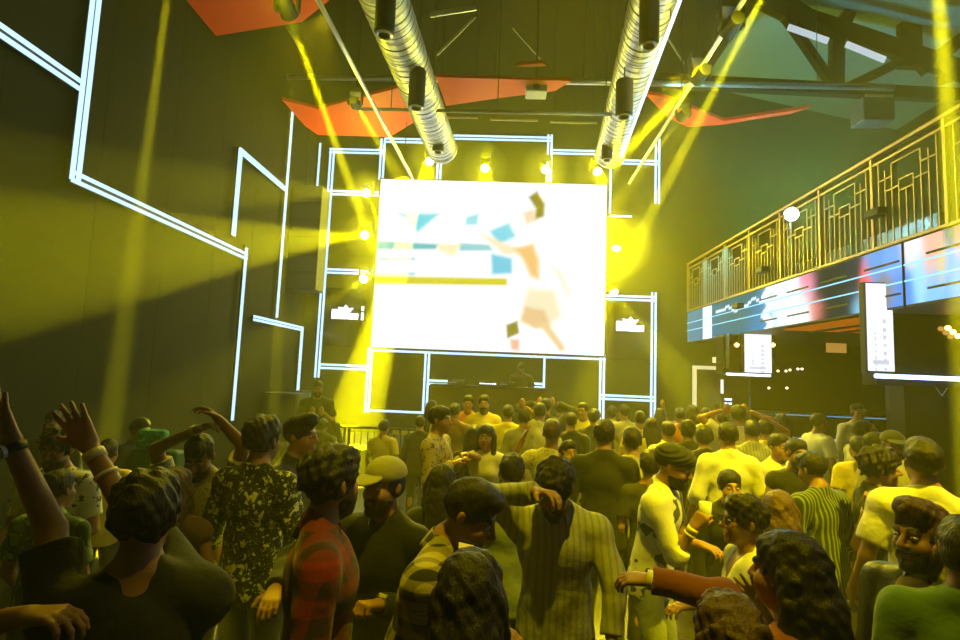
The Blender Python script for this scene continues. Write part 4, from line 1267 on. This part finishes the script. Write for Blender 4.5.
            B += [cap(wr + hd * .01 * hs, t1, .014 * hs, .0125 * hs, .012 * hs), cap(t1, t2, .0115 * hs, .009 * hs, .004 * hs)]
        else:
            B.append(ell(Frame(wr + hd * .08 * hs, np.eye(3), hs), (0, 0, 0), (.042, .042, .075), .015))
        arms[sg] += (hd, nrm, lat)
    # skin colours: lips, brows, stubble belong to the face itself
    base = np.array((.34, .175, .085)) * skin
    def colfn(V):
        q = (V - HD.o) @ HD.R / s
        col = np.tile(np.append(base, 1.0), (len(V), 1))
        if detail:
            lip = (np.abs(q[:, 0]) < .026 - .4 * np.abs(q[:, 2] + .066)) & (np.abs(q[:, 2] + .066) < .014) & (q[:, 1] < -.085)
            col[lip, :3] = np.array((.30, .10, .075)) * skin
            for sx_ in (-1, 1):
                bx = q[:, 0] * sx_
                br = (bx > .012) & (bx < .050) & (np.abs(q[:, 2] - (.0285 + .004 * np.sin((bx - .012) * 80))) < .0055) & (q[:, 1] < -.06)
                col[br, :3] = (.015, .011, .008)
        return col
    body = solid('person', B, max(h * .9, .0042) if detail else h, M_skin, None, smooth=0, colfn=colfn)
    body.location = tuple(root); body.rotation_euler = (0, 0, a)
    tag(body, label, 'person', group)
    # ---- shirt
    off = .012 * s + .25 * h
    ph = rnd.uniform(0, 6)
    def folds(P): return .0045 * s * wave(P, 17, ph) * .6 + .003 * s * wave(P, 41, ph * 2)
    def gr(r): return tuple(x + off / s for x in r)
    S = [ell(T, (0, 0, .02), gr((.162 if not female else .168, .108, .20)), k), ell(T, (0, -.004, .17), gr((.146 * wq, .102, .18)), k), ell(T, (0, -.004, .35), gr((.166 * wq, .110, .165)), k)]
    if female: S += [ell(T, (x, -.085, .33), gr((.06, .05, .06)), k) for x in (-.065, .065)]
    if dress: S += [ell(T, (0, 0, -.25), (.24, .19, .42), k)]
    S += [ell(T, (0, 0, -.08), gr((.168, .118, .20)), k)]
    S += [cap(T.p((-sw + .03, 0, .450)), T.p((sw - .03, 0, .450)), .058 * s + off, .058 * s + off, k)]
    S += [cap(T.p((x, .012, .450)), T.p((0, .012, .54)), .046 * s + off, .040 * s + off, k) for x in (-.14, .14)]
    S += [plane(T, (0, 0, hem if not dress else -.5), (0, 0, -1))]
    S += [ell(T, (0, -.03, .585), (.066, .080, .068), .008 * s, 's')]
    if neckl == 'v': S += [cap(T.p((0, -.12, .40)), T.p((0, -.07, .55)), .012 * s, .06 * s, .01)[:4] + ('s',)]
    for sg in (1, -1):
        sh, el, wr, u, f = arms[sg][:5]
        ar = .9 if female else 1.0
        S.append(ell(Frame(sh, Rt, s), (0, 0, -.018), gr((.050 * ar, .051 * ar, .060 * ar)), .03 * s))
        if sleeve == 'none': pass
        elif sleeve == 'short': S.append(cap(sh, sh + (el - sh) * .72, .049 * s * ar + off, .053 * s * ar + off, .03 * s, cut=True))
        elif sleeve == 'half': S += [cap(sh, el, .052 * s * ar + off, .047 * s * ar + off, .03 * s), cap(el, el + (wr - el) * .25, .047 * s * ar + off, .046 * s * ar + off, .02 * s, cut=True)]
        else: S += [cap(sh, el, .052 * s * ar + off, .044 * s * ar + off, .03 * s), cap(el, el + (wr - el) * .96, .044 * s * ar + off, .032 * s * ar + off, .02 * s, cut=True)]
    shirt = solid({'dress': 'dress'}.get(dress, 'shirt') if not dress else 'dress', S, h, C[top], body, disp=folds, smooth=1)
    if open_jacket:
        oj = gr((.146 * wq, .102, .18)); of2 = .010
        IS = [ell(T, (0, -.004, .17), tuple(v + of2 for v in oj), k), ell(T, (0, -.004, .35), tuple(v + of2 for v in gr((.166, .110, .165))), k), ell(T, (0, 0, -.06), tuple(v + of2 for v in gr((.168, .118, .2))), k),
              plane(T, (.030, 0, 0), (1, 0, -.06)), plane(T, (-.030, 0, 0), (-1, 0, -.06)), plane(T, (0, -.03, 0), (0, 1, 0)), plane(T, (0, 0, hem + .01), (0, 0, -1))]
        solid('inner_shirt', IS, h, C[open_jacket], body, smooth=1)
    if collar:
        cm = MB(); n = 26; vs = []; fs = []
        for i in range(n + 1):
            t = radians(-150 + 300 * i / n) + pi / 2          # opening at the front
            x, y = cos(t), sin(t)
            drop = .016 * max(0, -y)
            for (rr, z) in ((.062, .562), (.072, .566), (.098, .505), (.088, .500)):
                vs.append(T.p((x * rr, .012 + y * rr * .95 - .006, z - drop * 1.8)))
        for i in range(n):
            for j in range(4):
                a0 = i * 4 + j; a1 = i * 4 + (j + 1) % 4; fs.append((a0, a1, a1 + 4, a0 + 4))
        fs += [(0, 1, 2, 3), tuple(n * 4 + j for j in (3, 2, 1, 0))]
        cm.add(vs, fs); cm.build('collar', C[top], body, smooth=True)
    # ---- trousers
    if not dress:
        Tr = [ell(T, (0, 0, .02), (.164 if not female else .170, .111, .11), k), plane(T, (0, 0, .05), (0, 0, 1))]
        Tr = [Tr[0]]
        for sg in (-1, 1):
            hip, kn, an = hips[sg]
            Tr += [cap(hip, kn, .094 * s, .066 * s, k), cap(kn, an + (kn - an) * (.55 if shortlegs else .02), .064 * s, .058 * s, k, cut=True)]
        solid('trousers', Tr, max(h, .009), C[legs], body, disp=folds, smooth=1)
    for sg in (-1, 1):
        an = hips[sg][2]
        fz = Frame(np.array((an[0], an[1], 0)), rotz(sg * .12), s)
        solid('shoe', [ell(fz, (0, -.065, .035), (.045, .13, .042), .02), ell(fz, (0, .02, .06), (.04, .055, .055), .02), plane(fz, (0, 0, .004), (0, 0, -1))], .011, M_shoe, body)
    # ---- hair
    hmat = hm or H_black
    ph2 = rnd.uniform(0, 6)
    amp = {'short': .0035, 'curly': .010, 'quiff': .004, 'long': .004, 'bun': .003, 'messy': .006, 'fade': .0025, 'pony': .003}.get(hair, .003)
    def hdisp(P):
        q = P / s
        return amp * s * (wave(q, 75 if hair != 'curly' else 95, ph2) * .6 + .5 * wave(q, 160, ph2 * 1.4))
    face_cut = [ell(HD, (0, -.128, -.045), (.080, .075, .118), .012 * s, 's'), plane(HD, (0, .05, -.085), (0, -.35, -1))]
    Hh = None
    if hair in ('short', 'curly', 'messy'):
        g = {'short': 0, 'messy': .008, 'curly': .010}[hair]
        Hh = [ell(HD, (0, .017, .034), (.0795 + g, .098 + g, .091 + g), .02), ell(HD, (0, -.012, .078), (.063 + g, .079 + g, .047 + g), .02)] + face_cut
        Hh += [ell(HD, (x, .004, -.02), (.014, .022, .04), .006, 's') for x in (-.088, .088)]
    elif hair in ('fade', 'quiff'):
        Hh = [ell(HD, (0, .017, .034), (.0805, .099, .091), .015), ell(HD, (0, -.018, .088), (.064, .084, .046), .02)]
        if hair == 'quiff': Hh += [ell(HD, (0, -.055, .112), (.054, .045, .036), .02)]
        Hh += face_cut + [ell(HD, (x, .004, -.02), (.014, .024, .04), .006, 's') for x in (-.086, .086)]
    elif hair in ('long', 'pony', 'bun'):
        Hh = [ell(HD, (0, .017, .036), (.083, .102, .094), .02), ell(HD, (0, .0, .07), (.068, .085, .055), .02)]
        if hair == 'long':
            Hh += [ell(HD, (0, .07, -.10), (.088, .055, .17), .03)]
            Hh += [cap(HD.p((x, .03, .0)), T.p((x * 1.3, .03 if rnd.random() < .5 else -.06, .36)), .034 * s, .030 * s, .03) for x in (-.072, .072)]
            Hh += [cap(HD.p((0, .085, -.08)), T.p((0, .135, .22)), .075 * s, .066 * s, .04), plane(T, (0, 0, .19), (0, 0, -1))]
            face_cut = [ell(HD, (0, -.128, -.055), (.068, .075, .125), .012 * s, 's')]
        elif hair == 'bun': Hh += [ell(HD, (0, .115, .05), (.045, .04, .045), .015)]
        else: Hh += [cap(HD.p((0, .105, .03)), T.p((0, .14, .33)), .032 * s, .02 * s, .02)]
        Hh = Hh + face_cut if hair == 'long' else Hh + face_cut
    if Hh: solid('hair', Hh, hh, hmat, body, disp=hdisp)
    if hair == 'turban':
        tq = [ell(HD, (0, .018, .055), (.091, .110, .074), .02), ell(HD, (0, -.03, .066), (.074, .080, .056), .02), ell(HD, (0, .05, .036), (.084, .082, .068), .02),
              ell(HD, (0, -.128, -.055), (.085, .075, .10), .012 * s, 's'), plane(HD, (0, .05, -.03), (0, -.45, -1))]
        def tdisp(P):
            q = (P - HD.o) @ HD.R / s
            return .004 * s * np.sin((q[:, 2] * 1.0 + np.abs(q[:, 0]) * .7 + q[:, 1] * .35) * 230)
        solid('turban', tq, hh, cap_ or C['dark'], body, disp=tdisp)
    if hair == 'cap':
        solid('hair', [ell(HD, (0, .02, .01), (.079, .097, .08), .02), ell(HD, (0, -.10, -.05), (.085, .10, .11), .01, 's'), plane(HD, (0, .05, -.075), (0, -.3, -1))], hh, hmat, body, disp=hdisp)
        cq = [ell(HD, (0, .012, .055), (.088, .108, .080), .02), plane(HD, (0, 0, .038), (0, .12, -1)), ]
        cm = cap_ or C['khaki']
        co = solid('cap', cq, hh, cm, body)
        solid('brim', [ell(HD, (0, -.115, .046), (.070, .075, .012), .01, tilt=rotx(.22)), ell(HD, (0, .0, .05), (.075, .092, .03), .004, 's')], hh, cm, co)
    if beard:
        def bdisp(P): return .0015 * s * wave(P / s, 190, ph2)
        g = .0025 + .003 * beard
        bq = [ell(HD, (0, -.032, -.040), (.061 + g, .060 + g, .086 + g), .016), ell(HD, (0, -.040, -.077), (.047 + g, .048 + g, .040 + g), .016), ell(HD, (0, -.080, -.102), (.020 + g, .018 + g, .019 + g), .016),
              plane(HD, (0, 0, -.052), (0, .12, 1)), cap(HD.p((-.020, -.090, -.052)), HD.p((.020, -.090, -.052)), .0075 * s, .0075 * s, .004 * s), cap(HD.p((-.024, -.086, -.056)), HD.p((-.030, -.076, -.082)), .008 * s, .008 * s, .006 * s), cap(HD.p((.024, -.086, -.056)), HD.p((.030, -.076, -.082)), .008 * s, .008 * s, .006 * s), ell(HD, (0, -.10, -.067), (.018, .035, .007), .003, 's')]
        solid('beard', bq, hh, H_black, body, disp=bdisp)
    vis = abs(((face + hyaw + 180) % 360) - 180) < 115
    if Y < 5 and vis:
        for x in (-.031, .031):
            e = mb_ball(HD.p((x, -.0800, .004)), .0118 * s)
            eo = e.build('eye', M_eye, body, smooth=True)
            e = mb_ball(HD.p((x, -.0862, .004)), .0066 * s); e.build('iris', M_iris, eo, smooth=True)
    if glasses:
        gm = MB()
        for x in (-.032, .032):
            pts = [HD.p((x + .024 * cos(t), -.108, .004 + .019 * sin(t))) for t in np.linspace(0, 2 * pi, 17)]
            gm.path(pts, .0022 * s, 6)
        gm.path([HD.p((-.008, -.110, .008)), HD.p((.008, -.110, .008))], .002 * s, 6)
        for x in (-1, 1): gm.path([HD.p((x * .056, -.106, .008)), HD.p((x * .083, .005, .008))], .0022 * s, 6)
        gm.build('glasses', M_iris, body)
    for sg, kind, t in band:
        sh, el, wr, u, f, hd, nrm, lat = arms[sg]
        c0 = el + (wr - el) * t; r = (.039 + (.0255 - .039) * t) * s + .005
        if kind == 'watch':
            w = MB().tube(c0 - f * .012, c0 + f * .012, r, n=18).build('watch_strap', M_black, body, smooth=True)
            MB().tube(c0 - nrm * (r - .002), c0 - nrm * (r + .009), .019, n=18).build('dial', M_dial, w)
        else:
            MB().tube(c0 - f * (.014 if kind == 'wide' else .006), c0 + f * (.014 if kind == 'wide' else .006), r, n=18).build('wrist_band' if kind != 'ring' else 'bangle', M_band, body, smooth=True)
    return body, arms, HD, T, root, Rz

def mb_ball(c, r): return MB().ball(c, r, 7, (1.15, 1.0, .66))

# ================================================================== the crowd, nearest first
PP = {}
PP['clap'] = person('person in a black tee clapping with both arms raised at the lower left', 145, 517, 1.52, -155, 'messy', 'black', 'short', 'jeans',
    [(52, 538, -.03), (12, 442, -.05), 'open'], [(122, 512, .14), (80, 430, .14), 'open'], fL=(.35, 1, 0), fR=(-.5, 1, 0), band=[(1, 'watch', .93), (-1, 'wide', .86), (-1, 'ring', .62)], side=0, lean=4)
PP['plaid'] = person('person in a red plaid shirt seen from behind, turning the head right', 331, 483, 1.9, 108, 'messy', 'redplaid', 'long', 'jeans', 'down', 'down', hyaw=38, beard=1, collar=True)
PP['cap'] = person('smiling person in a pale cap and open black shirt beside the red plaid shirt', 384, 486, 2.35, -22, 'cap', 'black', 'long', 'dark', [(428, 612, -.05), (374, 604, -.28), 'fist'], [(268, 572, .1), (274, 592, -.2), 'relax'], hyaw=-8, beard=1, collar=True, band=[(1, 'watch', .95)], cap_=C['khaki'])
PP['center'] = person('person in a grey pinstriped shirt hiding a bowed face behind one forearm', 555, 488, 2.4, -8, 'messy', 'pin', 'long', 'dark', [(612, 578, -.02), (612, 625, -.08), 'relax'], [(494, 500, .02), (536, 492, -.2), 'relax'], lean=7, hpitch=26, hyaw=-10, beard=1, collar=True, hem=-.2)
PP['check'] = person('person in a black and cream checked shirt bending over a phone', 470, 514, 1.95, 78, 'fade', 'yelplaid', 'long', 'dark', 'front', [(428, 618, -.05), (452, 578, -.1), 'grip'], lean=16, hpitch=18, collar=True)
PP['darkhair'] = person('person with long straight black hair seen from behind at the bottom edge, centre', 470, 600, 1.35, 175, 'long', 'black', 'long', 'dark', female=True)
PP['rust'] = person('person with long dark hair in a rust brown top stretching one arm left', 788, 574, 1.62, -140, 'long', 'rust', 'long', 'dark', [(722, 596, .05), (650, 580, .12), 'relax'], 'down', female=True, fL=(0, .3, -1), band=[(1, 'wide', .97)])
PP['glasses'] = person('person with glasses and a white collar in profile, gesturing with one hand', 744, 521, 2.5, -95, 'messy', 'white', 'short', 'dark', [(782, 640, -.1), (756, 594, -.22), 'spread'], 'front', glasses=True, neckl='v', fL=(0, .5, .8))
PP['jacket'] = person('person in a black leather jacket with swept back hair, facing left', 922, 536, 2.0, -72, 'quiff', 'leather', 'long', 'dark', 'front', 'down', beard=1, hm=H_brown, open_jacket='brown', skin=.8, collar=True)
PP['green'] = person('person in a dark green shirt cut by the right edge of the picture', 966, 556, 1.8, 138, 'short', 'green', 'long', 'dark', collar=False)
PP['bottomhead'] = person('person whose tousled brown hair just shows at the bottom edge', 730, 650, 1.3, -170, 'messy', 'dark', 'long', 'dark', hm=H_brown, female=True)
PP['edge'] = person('person out of the picture on the left whose forearm reaches in at the lower left', -78, 520, 1.4, 100, 'short', 'dark', 'half', 'dark', 'down', [(-60, 632, -.1), (-2, 622, -.1), 'relax'])
PP['leaf'] = person('person in a green leaf print shirt behind the raised left arm, seen from behind', 58, 490, 2.75, 175, 'short', 'leaf', 'short', 'dark', 'loose', 'loose')
PP['brownhair'] = person('person with long light brown hair and bare arms seen from behind at left', 176, 490, 2.65, -168, 'long', 'brown', 'none', 'cream', 'loose', 'loose', female=True, hm=H_light)
PP['white'] = person('person in a bright white tee seen from behind at the right', 923, 463, 2.95, 160, 'fade', 'white', 'short', 'denim', 'loose', 'loose', lean=-2)
PP['turban'] = person('person in a dark turban and printed white shirt holding a small glass', 674, 466, 3.2, 62, 'turban', 'printw', 'half', 'denim', 'front', [(676, 556, -.16), (691, 532, -.2), 'grip'], lean=8, hpitch=14, beard=1, band=[(-1, 'wide', .9), (-1, 'ring', .75)], hem=-.1)
PP['stripe'] = person('person in a dark green striped shirt and khaki trousers, head bowed, back turned', 812, 470, 3.7, -160, 'fade', 'stripe', 'half', 'khaki', 'front', 'loose', lean=4, hpitch=12)
PP['clasp'] = person('person with curly hair in a black tee holding both hands clasped, facing right', 879, 468, 3.4, 72, 'curly', 'black', 'short', 'dark', [(872, 545, .1), (874, 508, -.1), 'fist'], [(858, 545, -.1), (868, 508, -.2), 'fist'], band=[(-1, 'wide', .9)])
PP['overhead'] = person('person in a pale patterned tee with both arms folded over a bowed head', 199, 456, 2.95, 12, 'short', 'pinkw', 'short', 'dark', [(243, 445, 0), (224, 425, -.02), 'relax'], [(156, 449, 0), (198, 429, -.04), 'relax'], hpitch=28, beard=1, band=[(-1, 'wide', .9)])
PP['floral'] = person('person in a black floral shirt seen from behind at the centre left', 263, 440, 2.85, 168, 'messy', 'floral', 'half', 'dark', 'loose', 'loose', lean=-1)
PP['curlyface'] = person('person with curly hair in a dark spotted pale shirt facing the camera between raised arms', 58, 450, 3.1, 8, 'curly', 'bw', 'short', 'dark', 'front', 'front', beard=1, hpitch=8)
PP['cocky'] = person('person with tied hair and dark top looking at the camera', 730, 487, 3.6, -6, 'bun', 'black', 'long', 'dark', 'front', 'down', female=True, skin=1.25)
PP['longbrown'] = person('person with long brown hair behind the person with glasses, seen from behind', 779, 513, 2.8, 165, 'long', 'dark', 'none', 'dark', 'front', 'front', female=True, hm=H_brown)
PP['behindcenter'] = person('person in a sage tee half hidden behind the pinstriped shirt', 512, 474, 3.1, 178, 'short', 'sage', 'short', 'dark', 'loose', 'front')
PP['darkwoman'] = person('person with black hair in dark clothes before the stage, seen from behind', 442, 485, 3.0, 172, 'long', 'dark', 'long', 'dark', 'loose', 'loose', female=True)
PP['lookup'] = person('person in a black and white patterned shirt lifting the face', 569, 455, 4.2, 10, 'short', 'bw', 'short', 'dark', 'loose', 'loose', hpitch=-14)
PP['sideman'] = person('person in a dark collared shirt with swept hair looking right', 301, 436, 3.25, 82, 'quiff', 'dark', 'long', 'dark', 'front', 'front', collar=True)
PP['yellowback'] = person('person in a pale tee seen from behind at the far left', 108, 453, 4.0, -165, 'short', 'yellow', 'short', 'dark')
PP['blackback'] = person('person in a long black shirt seen from behind right of the centre', 604, 436, 4.1, 172, 'short', 'black', 'long', 'dark', 'loose', 'loose')
PP['blackbuddy'] = person('person in a dark olive shirt beside the long black shirt, seen from behind', 632, 442, 4.4, 175, 'short', 'khaki', 'long', 'dark')
PP['behindturban'] = person('person with dark hair half hidden behind the turban', 650, 466, 4.0, 170, 'messy', 'dark', 'short', 'dark')
PP['whiteback'] = person('person in a loose white shirt seen from behind at right of centre', 728, 437, 4.6, 172, 'short', 'white', 'half', 'denim', 'loose', 'loose')
PP['whiteface'] = person('person in a white shirt looking at the camera beside the loose white back', 779, 447, 4.8, 12, 'short', 'cream', 'half', 'dark', 'front', 'loose')
PP['beardface'] = person('person with bare arms looking at the camera near the striped shirt', 797, 454, 4.3, 2, 'short', 'black', 'none', 'dark', 'clasp', 'loose', beard=2)
PP['capface'] = person('person in a dark cap facing the camera near the white tee', 893, 446, 4.6, -20, 'cap', 'khaki', 'short', 'dark', cap_=C['dark'], beard=1)
PP['capbuddy'] = person('person with short hair next to the dark cap, looking right', 877, 446, 5.0, 58, 'fade', 'dark', 'short', 'dark')
PP['yellowright'] = person('person in a yellow shirt seen from behind before the bar', 858, 448, 5.3, 175, 'short', 'yellow', 'short', 'dark', 'front', 'front')
PP['yellowside'] = person('person in a pale shirt in profile before the bar', 863, 432, 5.8, 85, 'short', 'cream', 'short', 'dark', 'front', 'clasp')
PP['bodyface'] = person('person in dark clothes facing the camera at the far left', 54, 423, 4.7, 6, 'short', 'dark', 'long', 'dark', beard=1)
PP['sofa'] = person('person in dark clothes by the green sofa, looking right', 140, 430, 5.0, 78, 'messy', 'dark', 'long', 'dark', hpitch=8)
PP['tan'] = person('person in a tan floral shirt with raised hands in profile before the booth', 440, 420, 4.8, 76, 'short', 'tanfloral', 'long', 'dark', 'clasp', 'clasp')
PP['cream'] = person('person in a sleeveless cream top stretching an arm, facing the camera', 486, 437, 4.9, -12, 'long', 'cream', 'none', 'dark', 'loose', [(478, 458, -.15), (466, 454, -.35), 'relax'], female=True)
PP['hairback'] = person('person with long black hair beside the cream top, seen from behind', 474, 437, 5.2, 172, 'long', 'black', 'long', 'dark', female=True)
PP['palecheck'] = person('person in a pale patterned shirt seen from behind raising one hand', 552, 434, 4.6, 172, 'fade', 'pinkw', 'short', 'dark', [(524, 462, 0), (522, 440, 0), 'open'], 'loose', hm=H_brown)
PP['orange'] = person('person in an orange top in the far crowd before the DJ booth', 468, 404, 7.5, 0, 'short', 'orange', 'long', 'dark', 'loose', 'loose')
PP['beardyellow'] = person('person in a yellow shirt facing the camera before the DJ booth', 484, 404, 7.4, 2, 'short', 'yellow', 'long', 'dark', beard=2)
PP['yb'] = person('person in a yellow tee seen from behind before the DJ booth', 508, 414, 7.0, 178, 'short', 'yellow', 'short', 'dark')
PP['ra'] = person('person raising a bent arm in the far crowd right of the booth', 540, 413, 6.6, 165, 'short', 'cream', 'short', 'dark', [(536, 424, 0), (527, 408, 0)], 'loose')
PP['rb'] = person('person with both hands raised in the far crowd right of the booth', 546, 407, 7.5, 175, 'short', 'dark', 'long', 'dark', 'over', 'over')
PP['yr'] = person('person in a yellow shirt looking left in the far crowd', 583, 411, 7.5, -30, 'short', 'yellow', 'long', 'dark')
PP['dr'] = person('person in black beside the yellow shirt in the far crowd', 571, 422, 6.6, 178, 'short', 'black', 'long', 'dark')
PP['bar'] = person('person in a white tee standing at the bar, seen from the side', 819, 423, 7.0, 100, 'fade', 'white', 'short', 'jeans', 'loose', 'loose')
PP['waiter'] = person('person in a cap and white shirt behind the crowd at the bar', 858, 413, 8.0, -8, 'cap', 'white', 'long', 'dark', cap_=C['black'])
PP['guard'] = person('person in a black shirt standing guard at the stage left', 318, 389, 8.4, 18, 'short', 'black', 'short', 'dark', 'clasp', 'clasp', beard=2)
PP['dj'] = person('person in dark clothes and a cap leaning over the decks on the stage', 521, 369, 11.85, -6, 'cap', 'dark', 'short', 'dark', 'front', 'front', lean=26, hpitch=15, floor=DECK, cap_=C['black'])
PP['upA'] = person('person with arms folded over the head in the far crowd at right', 738, 416, 6.3, 175, 'short', 'cream', 'short', 'dark', 'over', 'over')
PP['upB'] = person('person raising one arm in the far crowd near the bar', 766, 430, 5.9, 172, 'short', 'yellow', 'short', 'dark', 'loose', [(786, 438, 0), (767, 419, -.1), 'open'])
PP['stripewhite'] = person('person in a pale striped shirt seen from behind below the raised arms', 752, 432, 5.6, 172, 'short', 'pin', 'short', 'dark')
FAR = [('person in dark clothes far back beside the strong beam, taller', 331, 414, 8.6, 160, 'dark', 'loose'), ('person in dark clothes far back beside the strong beam, shorter', 323, 426, 7.4, 170, 'black', 'loose'),
       ('person bathed in the strong yellow beam', 384, 428, 6.9, 165, 'yellow', 'loose'), ('person standing by the barrier left of the tan floral shirt', 432, 408, 8.2, 150, 'cream', 'loose'),
       ('person in black far back below the stage right of the booth', 560, 410, 8.6, 178, 'black', 'loose'), ('person in a cream top far back at the right end of the screen', 612, 414, 8.4, 165, 'cream', 'loose'),
       ('person in an olive top far back at the right end of the screen', 624, 413, 8.0, -160, 'khaki', 'loose'), ('person in a yellow top in the haze right of the long black shirt', 652, 428, 6.3, 172, 'yellow', 'loose'),
       ('person in a cream top in the haze above the turban', 668, 432, 5.8, -175, 'cream', 'loose'), ('person in a dark top in the haze right of the turban', 688, 432, 5.7, 170, 'dark', 'loose'),
       ('person with raised hands in an orange top below the door, leftmost', 680, 416, 8.2, 175, 'orange', 'phone'), ('person with raised hands in a rust top below the door, second', 692, 413, 8.6, -170, 'rust', 'wave'),
       ('person with one raised hand right of the orange pair', 706, 416, 8.0, 168, 'cream', 'clasp'), ('person in black between the loose white back and the haze', 704, 438, 5.3, 175, 'black', 'loose'),
       ('person in a yellow tee deep in the haze right of the stage', 640, 420, 7.4, 178, 'yellow', 'loose'), ('person in a dark top deep in the haze right of the stage', 660, 416, 8.4, 174, 'dark', 'loose'),
       ('person in a pale top far back under the balcony edge', 722, 420, 8.0, 170, 'cream', 'loose'), ('person in dark clothes between the yellow shirts in the far crowd', 594, 418, 7.1, 175, 'dark', 'loose'),
       ('person in a dark top far back left of the DJ booth', 420, 424, 7.1, -170, 'dark', 'loose'), ('person in a pale top under the balcony near the bar', 782, 424, 6.6, 160, 'cream', 'loose'), ('person in a brown top far back at left of the orange top', 455, 412, 7.1, 170, 'brown', 'loose'), ('person in a khaki top far back between the booth and the raised hands', 524, 418, 6.6, 170, 'khaki', 'loose')]
for i, (lab, x, y, Y, fc, top, arm) in enumerate(FAR):
    person(lab, x, y, Y, fc, ('short', 'messy', 'fade', 'long')[i % 4] if i % 4 != 3 else 'long', top, 'short' if i % 3 else 'long', 'dark', arm, arm if arm in ('phone', 'wave') else 'loose', female=(i % 4 == 3), group=None)

# ------------------------------------------------------------------ things held in hands
def grip_point(key, sg, up=.0):
    body, arms, HD, T, root, Rz = PP[key]
    sh, el, wr, u, f, hd, nrm, lat = arms[sg]
    return root + Rz @ (wr + hd * .085 + nrm * .028), Rz @ lat, Rz @ hd, Rz @ nrm
p, lat, hd, nrm = grip_point('turban', -1)
g = empty('drinking_glass', tuple(p), 'small tumbler held up by the person in the turban', 'glass')
MB().lathe([(.001, -.05), (.026, -.05), (.033, .06), (.030, .06), (.024, -.042), (.001, -.042)], tuple(p), 18).build('tumbler', mat('glass_pale', (.7, .75, .6), .08, spec=.8), g, smooth=True)
MB().lathe([(.001, -.04), (.0235, -.04), (.028, .02), (.001, .02)], tuple(p), 18).build('drink', mat('drink', (.6, .4, .05), .1), g, smooth=True)
p, lat, hd, nrm = grip_point('check', -1)
g = empty('phone', tuple(p), 'amber glowing phone held by the person in the checked shirt', 'phone')
_a, _b = Vector((-.030, -.0, 0)), Vector((.030, -.035, 0))
def slab(off, w, h, t): return MB().bar(Vector(p) + Vector((.0, -.03, .0)) + off - Vector((.8, -.45, 0)).normalized() * (w / 2), Vector(p) + Vector((.0, -.03, .0)) + off + Vector((.8, -.45, 0)).normalized() * (w / 2), t, h)
slab(Vector((0, 0, 0)), .066, .11, .009).build('case', M_black, g)
slab(Vector((-.0026, -.0046, 0)), .058, .098, .002).build('display', emis('phone_display', (1.0, .66, .03), .75), g)  # amber glow put in for the bright look of the lit hand

# green sofa by the left wall
a0, a1 = at_y(116, 452, 4.45), at_y(166, 452, 4.45)
g = empty('sofa', ((a0[0] + a1[0]) / 2, 4.9, 0), 'dark green high backed sofa at the left behind the crowd', 'sofa')
MS = mat('sofa_green', (.03, .12, .06), .45)
MB().box((a0[0], 4.6, .12), (a1[0], 4.75, a0[2])).build('backrest', MS, g, bevel=.03)
MB().box((a0[0], 4.75, .12), (a1[0], 5.4, .48)).build('seat', MS, g, bevel=.03)
for x in (a0[0] + .02, a1[0] - .08):
    MB().box((x, 4.65, 0), (x + .06, 4.72, .12)).build('leg', M_black, g); MB().box((x, 5.3, 0), (x + .06, 5.37, .12)).build('leg', M_black, g)
c = at_y(152, 442, 4.67)
g = MB().cbox((c[0], 4.675, a0[2] + .085), (.26, .1, .17)).build('cushion', cloth('cushion_sequin', (.02, .22, .12), 'floral', (.1, .75, .4), 40), bevel=.035)
tag(g, 'glittering green cushion standing on the sofa back', 'cushion')
